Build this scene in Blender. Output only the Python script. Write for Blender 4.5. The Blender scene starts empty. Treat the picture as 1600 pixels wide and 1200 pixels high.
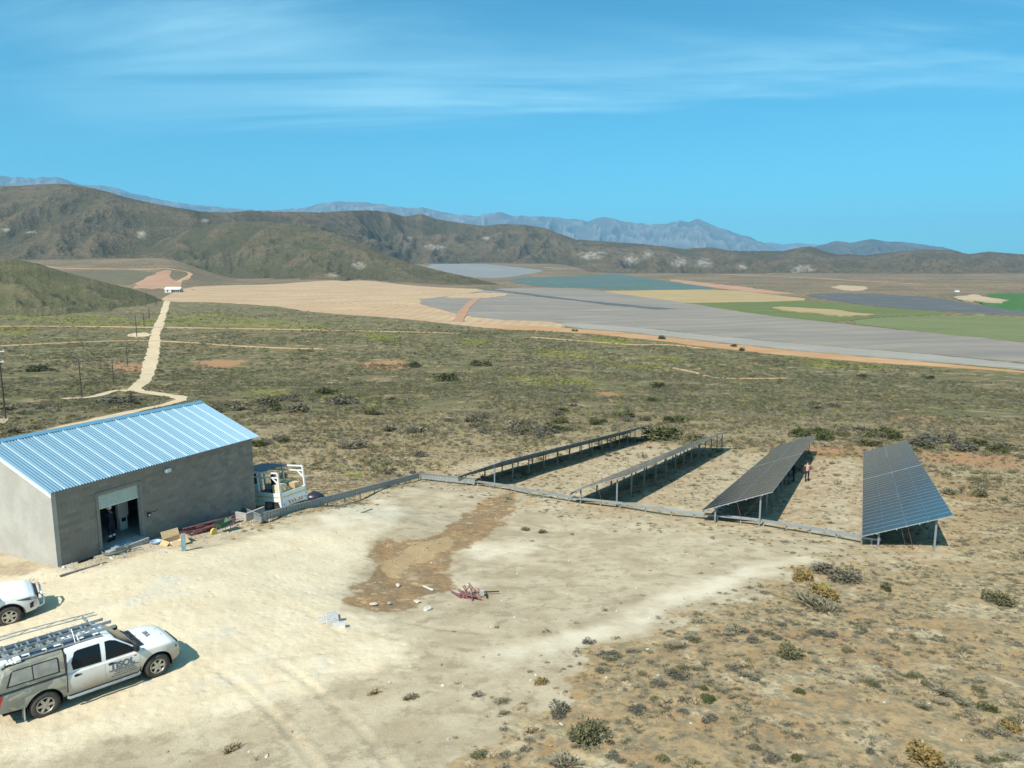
import bpy, bmesh, math, random
import numpy as np
from mathutils import Vector, Matrix
from mathutils.geometry import delaunay_2d_cdt
R = math.radians
random.seed(7)
rng = np.random.default_rng(7)
scn = bpy.context.scene
col = scn.collection

# ---------------------------------------------------------------- camera, sky, sun, exposure
FPX, HZ, CAMZ = 1130.0, 427.0, 12.65          # focal length in photo pixels, horizon row, camera height over the yard
PITCH = math.atan((600 - HZ) / FPX)
SP, CP = math.sin(PITCH), math.cos(PITCH)
cd = bpy.data.cameras.new('camera')
cam = bpy.data.objects.new('camera', cd)
col.objects.link(cam)
cam.location = (0, 0, CAMZ)
cam.rotation_euler = (math.pi / 2 - PITCH, 0, 0)
cd.sensor_width = 36
cd.lens = 36 * FPX / 1600
cd.clip_start, cd.clip_end = 0.5, 90000
scn.camera = cam

SUN_AZ, SUN_EL = 210.0, 48.0                  # compass style: 0 = +Y, 90 = +X; where the sun stands
w = bpy.data.worlds.new('World')
scn.world = w
w.use_nodes = True
wn = w.node_tree
wn.nodes.clear()
def wnode(t, **k):
    n = wn.nodes.new(t)
    for a, b in k.items():
        setattr(n, a, b)
    return n
sky = wnode('ShaderNodeTexSky', sky_type='NISHITA', sun_disc=False, sun_elevation=R(SUN_EL), sun_rotation=R(SUN_AZ),
            altitude=400, air_density=1.0, dust_density=0.6, ozone_density=2.0)
tc = wnode('ShaderNodeTexCoord')
sep = wnode('ShaderNodeSeparateXYZ')
wn.links.new(tc.outputs['Generated'], sep.inputs[0])
def wmath(op, a, b=None, clamp=False):
    n = wnode('ShaderNodeMath', operation=op, use_clamp=clamp)
    for i, v in enumerate((a, b)):
        if v is None: continue
        if isinstance(v, (int, float)): n.inputs[i].default_value = v
        else: wn.links.new(v, n.inputs[i])
    return n.outputs[0]
zc = wmath('ADD', wmath('MAXIMUM', sep.outputs[2], 0.0), 0.10)
comb = wnode('ShaderNodeCombineXYZ')          # direction -> point on a flat cloud deck
wn.links.new(wmath('DIVIDE', sep.outputs[0], zc), comb.inputs[0])
wn.links.new(wmath('DIVIDE', sep.outputs[1], zc), comb.inputs[1])
CLX, CLY = 12.4, 2.8
def wnoise(scale, sx, sy, rot, detail, rough, dist):
    mp = wnode('ShaderNodeMapping')
    mp.inputs['Scale'].default_value = (sx, sy, 1)
    mp.inputs['Rotation'].default_value = (0, 0, rot)
    mp.inputs['Location'].default_value = (CLX, CLY, 0)
    wn.links.new(comb.outputs[0], mp.inputs[0])
    n = wnode('ShaderNodeTexNoise')
    n.inputs['Scale'].default_value = scale
    n.inputs['Detail'].default_value = detail
    n.inputs['Roughness'].default_value = rough
    n.inputs['Distortion'].default_value = dist
    wn.links.new(mp.outputs[0], n.inputs['Vector'])
    return n.outputs['Fac']
def wmap(v, a, b, c, d):
    n = wnode('ShaderNodeMapRange', interpolation_type='SMOOTHSTEP')
    wn.links.new(v, n.inputs[0])
    for i, x in enumerate((a, b, c, d)): n.inputs[i + 1].default_value = x
    return n.outputs[0]
wisps = wmath('MULTIPLY', wmap(wnoise(0.70, 0.45, 1.8, 0.12, 7, 0.60, 1.1), 0.40, 0.74, 0, 1), wmap(wnoise(0.42, 0.7, 1.0, 0.1, 3, 0.5, 0.2), 0.34, 0.60, 0.12, 1))
fade = wmap(sep.outputs[2], 0.13, 0.24, 0.0, 1.0)
cfac = wmath('MULTIPLY', wmath('MULTIPLY', wisps, fade), 0.72)
hsv = wnode('ShaderNodeMix', data_type='RGBA', blend_type='MULTIPLY')
hsv.inputs[0].default_value = 1.0
hsv.inputs[7].default_value = (0.27, 1.0, 1.08, 1)
wn.links.new(sky.outputs[0], hsv.inputs[6])
cl = wnode('ShaderNodeMix', data_type='RGBA')
wn.links.new(cfac, cl.inputs[0])
wn.links.new(hsv.outputs[2], cl.inputs[6])
cl.inputs[7].default_value = (4.6, 8.2, 9.4, 1)
bg = wnode('ShaderNodeBackground')
bg.inputs['Strength'].default_value = 0.096
wo = wnode('ShaderNodeOutputWorld')
wn.links.new(cl.outputs[2], bg.inputs[0])
wn.links.new(bg.outputs[0], wo.inputs[0])

sd = bpy.data.lights.new('sun', 'SUN')
sd.energy = 5.0
sd.angle = R(0.53)
sd.color = (1.0, 0.955, 0.87)
sun = bpy.data.objects.new('sun', sd)
col.objects.link(sun)
_d = Vector((-math.sin(R(SUN_AZ)) * math.cos(R(SUN_EL)), -math.cos(R(SUN_AZ)) * math.cos(R(SUN_EL)), -math.sin(R(SUN_EL))))
sun.rotation_euler = _d.to_track_quat('-Z', 'Y').to_euler()
sun.location = (-30, -40, 60)
vs = scn.view_settings
scn.display_settings.display_device = 'sRGB'
vs.view_transform, vs.look, vs.exposure, vs.gamma = 'Standard', 'None', 0.50, 1.0
vs.use_curve_mapping = False
scn.cycles.max_bounces = 6
scn.cycles.volume_bounces = 0
scn.cycles.use_denoising = True

# ---------------------------------------------------------------- helpers
def tag(o, label=None, cat=None, group=None, kind=None):
    if label: o['label'] = label
    if cat: o['category'] = cat
    if group: o['group'] = group
    if kind: o['kind'] = kind
    return o
def empty(name, loc=(0, 0, 0), rz=0.0, label=None, cat=None, group=None):
    o = bpy.data.objects.new(name, None)
    o.empty_display_size = 0.3
    o.location = loc
    o.rotation_euler = (0, 0, rz)
    col.objects.link(o)
    return tag(o, label, cat, group)
def link(name, me, parent=None, loc=None, rot=None):
    o = bpy.data.objects.new(name, me)
    col.objects.link(o)
    if parent: o.parent = parent
    if loc is not None: o.location = loc
    if rot is not None: o.rotation_euler = rot
    return o
def copy_tree(o, parent=None):
    c = o.copy()
    col.objects.link(c)
    c.parent = parent
    for ch in list(o.children): copy_tree(ch, c)
    return c

class MB:
    """collects polygons, builds them as one mesh"""
    def __init__(s): s.v, s.f, s.m = [], [], []
    def add(s, vs, fs, mi=0):
        b = len(s.v)
        s.v += [tuple(map(float, v)) for v in vs]
        for f in fs:
            s.f.append(tuple(b + i for i in f)); s.m.append(mi)
        return s
    def box(s, x0, x1, y0, y1, z0, z1, mi=0, M=None):
        vs = [(x, y, z) for z in (z0, z1) for y in (y0, y1) for x in (x0, x1)]
        if M is not None: vs = [M @ Vector(v) for v in vs]
        return s.add(vs, [(0, 2, 3, 1), (4, 5, 7, 6), (0, 1, 5, 4), (2, 6, 7, 3), (0, 4, 6, 2), (1, 3, 7, 5)], mi)
    def tube(s, pts, r, n=6, mi=0, cap=True):
        pts = [Vector(p) for p in pts]
        rs = r if isinstance(r, (list, tuple)) else [r] * len(pts)
        vs, fs = [], []
        prev = None
        for i, p in enumerate(pts):
            t = (pts[min(i + 1, len(pts) - 1)] - pts[max(i - 1, 0)])
            if t.length < 1e-9: t = Vector((0, 0, 1))
            t.normalize()
            if prev is None:
                a = Vector((0, 0, 1)) if abs(t.z) < 0.9 else Vector((1, 0, 0))
            else: a = prev
            u = (a - t * a.dot(t)).normalized(); prev = u
            q = t.cross(u)
            for k in range(n):
                an = 2 * math.pi * (k + .5) / n
                vs.append(p + (u * math.cos(an) + q * math.sin(an)) * rs[i])
        for i in range(len(pts) - 1):
            for k in range(n):
                fs.append((i * n + k, i * n + (k + 1) % n, (i + 1) * n + (k + 1) % n, (i + 1) * n + k))
        if cap:
            fs.append(tuple(range(n))[::-1]); fs.append(tuple((len(pts) - 1) * n + k for k in range(n)))
        return s.add(vs, fs, mi)
    def lathe(s, prof, M=None, n=24, mi=0):
        """profile of (radius, height) spun about local z"""
        vs, fs = [], []
        for r, h in prof:
            for k in range(n):
                a = 2 * math.pi * k / n
                v = Vector((r * math.cos(a), r * math.sin(a), h))
                vs.append(M @ v if M is not None else v)
        for i in range(len(prof) - 1):
            for k in range(n):
                fs.append((i * n + k, i * n + (k + 1) % n, (i + 1) * n + (k + 1) % n, (i + 1) * n + k))
        return s.add(vs, fs, mi)
    def prism(s, poly, ext, mi=0):
        """flat polygon of 3d points pushed along ext"""
        n = len(poly); e = Vector(ext)
        p0 = [Vector(p) for p in poly]
        return s.add(p0 + [p + e for p in p0], [tuple(range(n))[::-1], tuple(range(n, 2 * n))] + [(i, (i + 1) % n, n + (i + 1) % n, n + i) for i in range(n)], mi)
    def mesh(s, name, mats, smooth=None):
        me = bpy.data.meshes.new(name)
        me.from_pydata(s.v, [], s.f)
        for m in (mats if isinstance(mats, (list, tuple)) else [mats]): me.materials.append(m)
        if any(s.m): me.polygons.foreach_set('material_index', s.m)
        bm = bmesh.new(); bm.from_mesh(me)
        bmesh.ops.recalc_face_normals(bm, faces=bm.faces)
        bm.to_mesh(me); bm.free()
        if smooth is not None:
            me.shade_smooth()
            me.set_sharp_from_angle(angle=R(smooth))
        me.update()
        return me
    def build(s, name, mats, parent=None, loc=None, rot=None, smooth=None):
        return link(name, s.mesh(name, mats, smooth), parent, loc, rot)

# value noise in numpy (gradient noise, tileable by hashing)
def _h(ix, iy, seed):
    n = (ix.astype(np.int64) * 374761393 + iy.astype(np.int64) * 668265263 + seed * 974634777) & 0x7fffffff
    n = ((n ^ (n >> 13)) * 1274126177) & 0x7fffffff
    return (n ^ (n >> 16)) & 0xffff
def pn(x, y, seed=0):
    x = np.asarray(x, float); y = np.asarray(y, float)
    ix, iy = np.floor(x), np.floor(y)
    fx, fy = x - ix, y - iy
    ux, uy = fx * fx * fx * (fx * (fx * 6 - 15) + 10), fy * fy * fy * (fy * (fy * 6 - 15) + 10)
    def g(a, b):
        an = _h(ix + a, iy + b, seed) * (2 * np.pi / 65536)
        return np.cos(an) * (fx - a) + np.sin(an) * (fy - b)
    return ((g(0, 0) * (1 - ux) + g(1, 0) * ux) * (1 - uy) + (g(0, 1) * (1 - ux) + g(1, 1) * ux) * uy) * 1.5
def fbm(x, y, oc=4, seed=0, gain=.5):
    a, t = 1.0, 0
    for i in range(oc):
        t = t + a * pn(x, y, seed + i * 17); x, y, a = x * 2.03 + 5.2, y * 2.03 + 1.3, a * gain
    return t
def ridged(x, y, oc=4, seed=0):
    a, t = 1.0, 0
    for i in range(oc):
        t = t + a * (1 - np.abs(pn(x, y, seed + i * 17)) * 2); x, y, a = x * 2.1 + 3.7, y * 2.1 + 9.1, a * .5
    return t / 1.9
def sstep(a, b, x):
    t = np.clip((np.asarray(x, float) - a) / (b - a), 0, 1)
    return t * t * (3 - 2 * t)

# ---------------------------------------------------------------- terrain height (world z; the yard is about 0)
PK = np.array([(-60, -8.9), (0, -9.8), (20, -12.46), (38, -14.87), (60, -17.82), (103, -23.58), (180, -32), (290, -41), (380, -43), (600, -43), (900, -39),
               (1300, -31), (2000, -17), (2600, -3), (3000, 12), (3400, 40), (3700, 48), (4600, 50), (6500, 50)])
PY, PZ = PK[:, 0], PK[:, 1]
_dd = np.diff(PZ) / np.diff(PY)
_mm = np.r_[_dd[0], (_dd[1:] + _dd[:-1]) / 2, _dd[-1]]
def prof(y):
    y = np.clip(y, PY[0], PY[-1] - 1e-3)
    i = np.clip(np.searchsorted(PY, y, side='right') - 1, 0, len(PY) - 2)
    h = PY[i + 1] - PY[i]; t = (y - PY[i]) / h
    return (2*t**3-3*t**2+1)*PZ[i] + (t**3-2*t**2+t)*h*_mm[i] + (-2*t**3+3*t**2)*PZ[i+1] + (t**3-t**2)*h*_mm[i+1]
FIT = [(-12, 20, -12.65), (-18, 25, -12.66), (-20.2, 30.6, -12.95), (-15.2, 41, -14.0), (-25, 38, -13.3), (-20, 47, -15.2), (-15.5, 46.5, -15.2),
       (-8.4, 65, None), (-4.8, 59.4, None), (4, 50.5, None), (12, 44, None), (-5, 35, None), (-8, 28, -13.25), (-28, 30, -12.9), (0, 20, None),
       (-22, 18, -12.4), (-17.56, 32.64, -13.05), (-16.06, 35.8, -13.4), (-14.77, 38.5, -13.8), (-12.9, 46.1, -15.22), (-11.4, 52.4, -16.3), (-9.95, 58.6, -17.4), (-13.5, 42.2, -14.1), (-35, 60, None), (-5, 47, None), (-34, 44, None)]
FC = np.array([(a, b) for a, b, c in FIT], float)
FR = np.array([0 if c is None else c - prof(np.array(float(b))) for a, b, c in FIT])
_K = np.exp(-((FC[:, None] - FC[None]) ** 2).sum(-1) / (2 * 6.5 ** 2))
FW = np.linalg.solve(_K + 3e-3 * np.eye(len(FC)), FR)
def T(x, y, micro=True):
    x = np.asarray(x, float); y = np.asarray(y, float)
    z = prof(y)
    near = (np.abs(x) < 90) & (y < 110)
    if np.any(near):
        for (a, b), wt in zip(FC, FW): z = z + wt * np.exp(-((x - a) ** 2 + (y - b) ** 2) / (2 * 6.5 ** 2))
    z = z - np.maximum(prof(y) + 3, 0) * (y > 2500) * sstep(.05, .14, x / np.maximum(y, 1))
    r = np.hypot(x, y)
    u = -x / np.maximum(y, 1)
    z = z + 55 * sstep(1150, 2300, y) * sstep(.37, .48, u)
    z = z + pn(x / 70, y / 70, 3) * 1.3 * sstep(90, 260, r) + pn(x / 320, y / 320, 4) * 5 * sstep(300, 900, r)
    if micro:
        z = z + pn(x / 9, y / 9, 5) * .10 * sstep(50, 90, r) + pn(x / 2.3, y / 2.3, 6) * .03
    return z + CAMZ
def pray(px, py):
    u, v = (px - 800) / FPX, (py - 600) / FPX
    return np.array([u, CP - SP * v, -(SP + CP * v)])
_ks = np.geomspace(8, 6300, 3500)
def hit(px, py):
    """the ground point that the photo shows at a pixel"""
    r = pray(px, py); r = r / r[1]
    g = T(r[0] * _ks, _ks, False) - CAMZ - r[2] * _ks
    i = int(np.argmax(g > 0))
    if i == 0: return np.array((r[0] * 6000, 6000., float(T(r[0] * 6000, 6000.))))
    t = g[i - 1] / (g[i - 1] - g[i]); k = _ks[i - 1] + t * (_ks[i] - _ks[i - 1])
    return np.array((r[0] * k, k, float(T(r[0] * k, k))))
def at(px, py, y):
    """the point at forward distance y seen at a pixel"""
    r = pray(px, py); r = r / r[1]
    return Vector((r[0] * y, y, r[2] * y + CAMZ))
def to_px(x, y, z):
    z = np.asarray(z) - CAMZ
    d = np.maximum(CP * y - SP * z, .1)
    return 800 + FPX * x / d, 600 - FPX * (SP * y + CP * z) / d
def gz(x, y): return float(T(x, y))

# ---------------------------------------------------------------- materials
class N:
    def __init__(s, name, rough=.85, metal=0.0, spec=.3):
        s.m = bpy.data.materials.new(name); s.m.use_nodes = True
        s.t = s.m.node_tree; s.b = s.t.nodes['Principled BSDF']
        s.b.inputs['Roughness'].default_value = rough
        s.b.inputs['Metallic'].default_value = metal
        s.b.inputs['Specular IOR Level'].default_value = spec
    def n(s, t, **k):
        q = s.t.nodes.new(t)
        for a, b in k.items(): setattr(q, a, b)
        return q
    def put(s, sock, v):
        if isinstance(v, bpy.types.NodeSocket): s.t.links.new(v, sock)
        elif isinstance(v, (tuple, list)): sock.default_value = tuple(v) + ((1,) if len(v) == 3 and sock.type == 'RGBA' else ())
        else: sock.default_value = v
    def pos(s, obj=False, scale=None, rot=None):
        v = s.n('ShaderNodeTexCoord').outputs['Object'] if obj else s.n('ShaderNodeNewGeometry').outputs['Position']
        if scale is not None or rot is not None:
            mp = s.n('ShaderNodeMapping'); s.put(mp.inputs[0], v)
            if scale is not None: mp.inputs['Scale'].default_value = scale
            if rot is not None: mp.inputs['Rotation'].default_value = rot
            v = mp.outputs[0]
        return v
    def noise(s, scale, detail=4, rough=.55, vec=None, dist=0):
        q = s.n('ShaderNodeTexNoise')
        q.inputs['Scale'].default_value = scale; q.inputs['Detail'].default_value = detail
        q.inputs['Roughness'].default_value = rough; q.inputs['Distortion'].default_value = dist
        s.put(q.inputs['Vector'], vec if vec is not None else s.pos())
        return q.outputs['Fac']
    def voro(s, scale, vec=None, out='Distance', rnd=1):
        q = s.n('ShaderNodeTexVoronoi'); q.inputs['Scale'].default_value = scale; q.inputs['Randomness'].default_value = rnd
        s.put(q.inputs['Vector'], vec if vec is not None else s.pos())
        return q.outputs[out]
    def rng(s, v, a, b, c=0.0, d=1.0):
        q = s.n('ShaderNodeMapRange', interpolation_type='SMOOTHSTEP')
        s.put(q.inputs[0], v)
        for i, x in enumerate((a, b, c, d)): s.put(q.inputs[i + 1], x)
        return q.outputs[0]
    def math(s, op, a, b=0.0, clamp=False):
        q = s.n('ShaderNodeMath', operation=op, use_clamp=clamp); s.put(q.inputs[0], a); s.put(q.inputs[1], b)
        return q.outputs[0]
    def mix(s, f, a, b, mode='MIX'):
        q = s.n('ShaderNodeMix', data_type='RGBA', blend_type=mode)
        s.put(q.inputs[0], f); s.put(q.inputs[6], a); s.put(q.inputs[7], b)
        return q.outputs[2]
    def attr(s, name, ch=None, typ='GEOMETRY'):
        q = s.n('ShaderNodeAttribute', attribute_name=name, attribute_type=typ)
        if ch is None: return q.outputs['Color']
        p = s.n('ShaderNodeSeparateColor'); s.put(p.inputs[0], q.outputs['Color'])
        return p.outputs[ch]
    def color(s, v): s.put(s.b.inputs['Base Color'], v); return s
    def rough(s, v): s.put(s.b.inputs['Roughness'], v); return s
    def bump(s, h, strength=.5, dist=.02):
        q = s.n('ShaderNodeBump'); q.inputs['Strength'].default_value = strength; q.inputs['Distance'].default_value = dist
        s.put(q.inputs['Height'], h); s.t.links.new(q.outputs[0], s.b.inputs['Normal']); return s
def flat(name, c, rough=.7, metal=0., spec=.3, var=.18, scale=6, obj=True):
    """plain paint or stuff with a little mottling of its own"""
    k = N(name, rough, metal, spec)
    f = k.noise(scale, 4, .6, k.pos(obj))
    k.color(k.mix(k.rng(f, .3, .7), tuple(x * (1 - var) for x in c), tuple(min(1, x * (1 + var)) for x in c)))
    return k.m

# ---------------------------------------------------------------- ground sheet
def poly_w(px):
    return np.array([hit(*p)[:2] for p in px])
def sdf(poly, x, y):
    """signed distance to a world polygon, negative inside"""
    d2 = np.full(x.shape, 1e18); ins = np.zeros(x.shape, bool)
    n = len(poly)
    for i in range(n):
        ax, ay = poly[i]; bx, by = poly[(i + 1) % n]
        ex, ey = bx - ax, by - ay
        t = np.clip(((x - ax) * ex + (y - ay) * ey) / max(ex * ex + ey * ey, 1e-9), 0, 1)
        d2 = np.minimum(d2, (x - ax - t * ex) ** 2 + (y - ay - t * ey) ** 2)
        c = ((ay > y) != (by > y)) & (x < (bx - ax) * (y - ay) / (by - ay if by != ay else 1e-9) + ax)
        ins ^= c
    return np.where(ins, -1, 1) * np.sqrt(d2)
def dline(pts, x, y):
    d2 = np.full(x.shape, 1e18)
    for i in range(len(pts) - 1):
        ax, ay = pts[i]; bx, by = pts[i + 1]
        ex, ey = bx - ax, by - ay
        t = np.clip(((x - ax) * ex + (y - ay) * ey) / max(ex * ex + ey * ey, 1e-9), 0, 1)
        d2 = np.minimum(d2, (x - ax - t * ex) ** 2 + (y - ay - t * ey) ** 2)
    return np.sqrt(d2)

SAND = poly_w([(-260, 905), (-60, 905), (60, 893), (110, 893), (200, 872), (330, 852), (420, 836), (500, 826), (575, 838), (572, 880), (540, 915), (540, 948), (590, 975),
               (627, 1008), (600, 1040), (540, 1065), (450, 1090), (400, 1115), (250, 1140), (0, 1185), (-300, 1230)])
PAD = poly_w([(-400, 800), (0, 790), (330, 800), (405, 822), (655, 752), (720, 762), (900, 800), (1100, 830), (1300, 850), (1330, 862), (1255, 890), (1190, 935), (1080, 975), (960, 1020),
              (880, 1080), (800, 1140), (760, 1199), (730, 1330), (-500, 1330)])
SPILL = poly_w([(545, 915), (582, 890), (572, 845), (617, 838), (620, 850), (650, 840), (700, 826), (715, 805), (755, 777), (812, 768), (808, 795), (778, 835), (768, 846), (735, 850), (722, 868),
                (700, 892), (720, 915), (690, 930), (640, 955), (580, 958), (542, 946), (534, 930)])
OCHRE = poly_w([(590, 880), (640, 852), (700, 838), (703, 856), (660, 880), (610, 898)])
LIGHT = [poly_w(p) for p in ([(505, 800), (590, 778), (640, 800), (600, 835), (540, 838), (490, 826)], [(722, 856), (770, 846), (830, 850), (800, 872), (735, 880)],
                             [(690, 925), (740, 905), (760, 915), (720, 935)], [(620, 886), (670, 876), (682, 884), (640, 900)], [(410, 975), (490, 960), (500, 972), (420, 992)])]
TRACK = [poly_w(p) for p in ([(780, 1030), (880, 1003), (950, 985), (1010, 955), (1100, 920), (1180, 893), (1260, 872)],)]
ARR = poly_w([(560, 765), (700, 722), (880, 690), (1020, 690), (1120, 700), (1160, 702), (1260, 712), (1345, 712), (1480, 745), (1545, 800), (1530, 880), (1340, 900), (1000, 840)])
MIDX = [poly_w(p) for p in ([(170, 567), (225, 570), (218, 580), (180, 578)], [(300, 567), (340, 561), (390, 564), (360, 574), (318, 574)], [(560, 566), (630, 562), (640, 575), (580, 577)], [(930, 612), (965, 610), (970, 620), (935, 620)], [(1240, 700), (1345, 690), (1345, 712), (1260, 712)], [(1420, 700), (1600, 712), (1600, 735), (1450, 720)],
                             [(1400, 648), (1470, 650), (1460, 658), (1400, 655)])]
FLOW = [poly_w(p) for p in ([(0, 492), (120, 487), (220, 500), (330, 488), (400, 497), (500, 506), (500, 516), (330, 508), (230, 510), (60, 503), (0, 500)], [(0, 511), (60, 515), (40, 522), (0, 520)],
                             [(575, 520), (620, 524), (600, 533), (575, 528)], [(730, 530), (768, 534), (750, 541), (728, 538)], [(915, 528), (985, 530), (980, 537), (930, 535)], [(950, 567), (1050, 572), (1055, 580), (960, 573)],
                             [(1010, 556), (1060, 560), (1050, 564), (1010, 560)], [(840, 545), (930, 555), (920, 562), (850, 553)], [(800, 590), (920, 590), (920, 604), (830, 598)], [(1270, 565), (1390, 572), (1370, 578), (1270, 570)],
                             [(1230, 554), (1320, 560), (1310, 564), (1235, 558)], [(1560, 575), (1600, 577), (1600, 583), (1560, 580)], [(400, 610), (470, 612), (470, 622), (400, 620)], [(540, 615), (580, 618), (570, 626), (540, 622)])]
def masks(x, y):
    """sand, spill, light dust | scrub cover, flowers, red soil"""
    j = pn(x / 2.2, y / 2.2, 21) * .7 + pn(x / .6, y / .6, 22) * .25 + pn(x / .18, y / .18, 23) * .1
    far = np.hypot(x, y) > 130
    sand = 1 - sstep(-1.3, 1.5, sdf(SAND, x, y) + j * 1.0)
    pad = 1 - sstep(-2.2, 1.6, sdf(PAD, x, y) + j * 2.2)
    spill = (1 - sstep(-.55, .30, sdf(SPILL, x, y) + j * .9)) * (.72 + .28 * sstep(-.3, .4, pn(x / 1.4, y / 1.4, 25)))
    ochre = 1 - sstep(-.4, .3, sdf(OCHRE, x, y) + j * .5)
    light = np.zeros_like(x)
    for p in LIGHT: light = np.maximum(light, 1 - sstep(-.8, .5, sdf(p, x, y) + j * 1.0))
    tr = np.zeros_like(x)
    for p in TRACK: tr = np.maximum(tr, 1 - sstep(.25, 1.15, dline(p, x, y) + j * .55))
    arr = 1 - sstep(-4, 3, sdf(ARR, x, y) + j * 3)
    cover = 1 - np.maximum(pad, arr * .80)
    cover = np.maximum(cover, 0) * (1 - tr)
    flow = np.zeros_like(x)
    for p in FLOW: flow = np.maximum(flow, 1 - sstep(-3, 6, sdf(p, x, y) + pn(x / 14, y / 14, 24) * 9))
    red = np.zeros_like(x)
    for p in MIDX: red = np.maximum(red, 1 - sstep(-2, 2, sdf(p, x, y) + j * 3))
    z0 = np.zeros_like(x)
    return [np.where(far, z0, q) for q in (sand, spill, np.maximum(light, tr * .9), ochre)] + [np.where(far, 1, cover), flow, red, np.where(far, z0, np.maximum(pad, arr * .55))]

def chaikin_(px, n=3):
    P_ = np.array(px, float)
    for _ in range(n): P_ = np.r_[P_[:1], np.stack([P_[:-1] * .75 + P_[1:] * .25, P_[:-1] * .25 + P_[1:] * .75], 1).reshape(-1, 2), P_[-1:]]
    return [tuple(p) for p in P_]
th = np.r_[np.arange(-180, -44, 8.0), np.arange(-44, -40, 1.0), np.arange(-40, 40.01, .16), np.arange(41, 45, 1.0), np.arange(48, 180, 8.0)]
rr = np.r_[.4, 3, 6, 9, np.geomspace(11, 60, 230), np.geomspace(60.6, 4700, 300), 6000]
TH, RR = np.meshgrid(np.radians(th), rr)
GX, GY = RR * np.sin(TH), RR * np.cos(TH)
GZ = T(GX, GY)
_sandm = None
nr, nt_ = GX.shape
vv = np.stack([GX, GY, GZ], -1).reshape(-1, 3)
ii = np.arange(nr * nt_).reshape(nr, nt_)
q = np.stack([ii[:-1, :], np.roll(ii, -1, 1)[:-1, :], np.roll(ii, -1, 1)[1:, :], ii[1:, :]], -1).reshape(-1, 4)
def grid_mesh(name, verts, quads, attrs, mat):
    me = bpy.data.meshes.new(name)
    me.vertices.add(len(verts)); me.vertices.foreach_set('co', verts.astype(np.float32).ravel())
    me.loops.add(quads.size); me.loops.foreach_set('vertex_index', quads.astype(np.int32).ravel())
    me.polygons.add(len(quads)); me.polygons.foreach_set('loop_start', np.arange(0, quads.size, quads.shape[1], dtype=np.int32))
    me.update(calc_edges=True)
    for nm, a in attrs.items():
        at_ = me.attributes.new(nm, 'FLOAT_COLOR', 'POINT')
        at_.data.foreach_set('color', a.astype(np.float32).ravel())
    me.materials.append(mat)
    me.shade_smooth()
    return me
mk = [np.zeros(vv.shape[0]) for _ in range(8)]
sel = (np.abs(np.degrees(TH.ravel())) < 46) & (RR.ravel() > 8) & (RR.ravel() < 900)
for a, b in zip(mk, masks(vv[sel, 0], vv[sel, 1])): a[sel] = b
mk[4][~sel] = 1.0
# loose sand lies a little higher than the hard ground and is dimpled, the spill has cut a shallow bed
xs_, ys_ = vv[:, 0], vv[:, 1]
dim = np.zeros(len(vv)); nearv = RR.ravel() < 60
dim[nearv] = mk[0][nearv] * (.03 + .020 * pn(xs_[nearv] / .42, ys_[nearv] / .42, 31) + .028 * pn(xs_[nearv] / 1.3, ys_[nearv] / 1.3, 32) + .014 * pn(xs_[nearv] / .21, ys_[nearv] / .21, 35)) \
    - mk[1][nearv] * (.05 + .03 * pn(xs_[nearv] / .5, ys_[nearv] / .5, 33)) + mk[4][nearv] * .05 * pn(xs_[nearv] / .8, ys_[nearv] / .8, 34)
RUTS = [poly_w(chaikin_(p)) for p in ([(262, 1048), (330, 1010), (400, 985), (520, 955), (640, 990), (760, 1000)], [(120, 1150), (250, 1090), (400, 1050), (560, 1030), (700, 1040)], [(60, 965), (150, 930), (300, 900), (430, 880), (540, 850), (620, 810)],
                                             [(0, 1010), (160, 955), (320, 925), (470, 930), (560, 980)], [(330, 1010), (420, 1060), (520, 1150), (600, 1260)])]
rut = np.zeros(len(vv)); xn, yn = xs_[nearv], ys_[nearv]; rn_ = np.zeros(xn.shape)
for p in RUTS:
    for off in (-.78, .78):
        t_ = np.gradient(p, axis=0); t_ /= np.linalg.norm(t_, axis=1)[:, None]
        d_ = dline(p + np.stack([-t_[:, 1], t_[:, 0]], -1) * off, xn, yn)
        rn_ = np.maximum(rn_, np.exp(-(d_ / .13) ** 2)); dim_ = np.exp(-((d_ - .24) / .08) ** 2) * .014
        dim[nearv] += dim_ * mk[7][nearv]
rut[nearv] = rn_ * (.35 + .65 * sstep(-.2, .3, pn(xn / 2.5, yn / 2.5, 36)))
dim -= rut * .035
vv[:, 2] += dim
one = np.ones(len(vv))
za = np.stack([mk[0], mk[1], mk[2], one], -1)
zb = np.stack([mk[4], mk[5], mk[6], one], -1)
zc_ = np.stack([mk[3], mk[7], rut, one], -1)

g = N('ground', .95, 0, .08)
P0 = g.pos()
nBig, nMid, nFine = g.noise(.045, 5, .6), g.noise(.55, 6, .62), g.noise(5.5, 6, .65)
nGrit = g.noise(26, 3, .7)
nEdge = g.math('SUBTRACT', g.noise(1.6, 9, .72), .5)
def zone_m(nm, ch, k=1.6, a=.38, b=.62):
    return g.rng(g.math('ADD', g.attr(nm, ch), g.math('MULTIPLY', nEdge, k)), a, b)
soil = g.mix(g.math('MULTIPLY', g.rng(nBig, .44, .60), g.rng(nMid, .38, .56)), (.39, .275, .145), (.34, .20, .09))
soil = g.mix(g.rng(g.noise(.35, 7, .7), .50, .64), soil, (.50, .395, .245))
soil = g.mix(g.math('MULTIPLY', g.rng(nFine, .50, .70), .55), soil, (.19, .145, .09))
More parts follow.
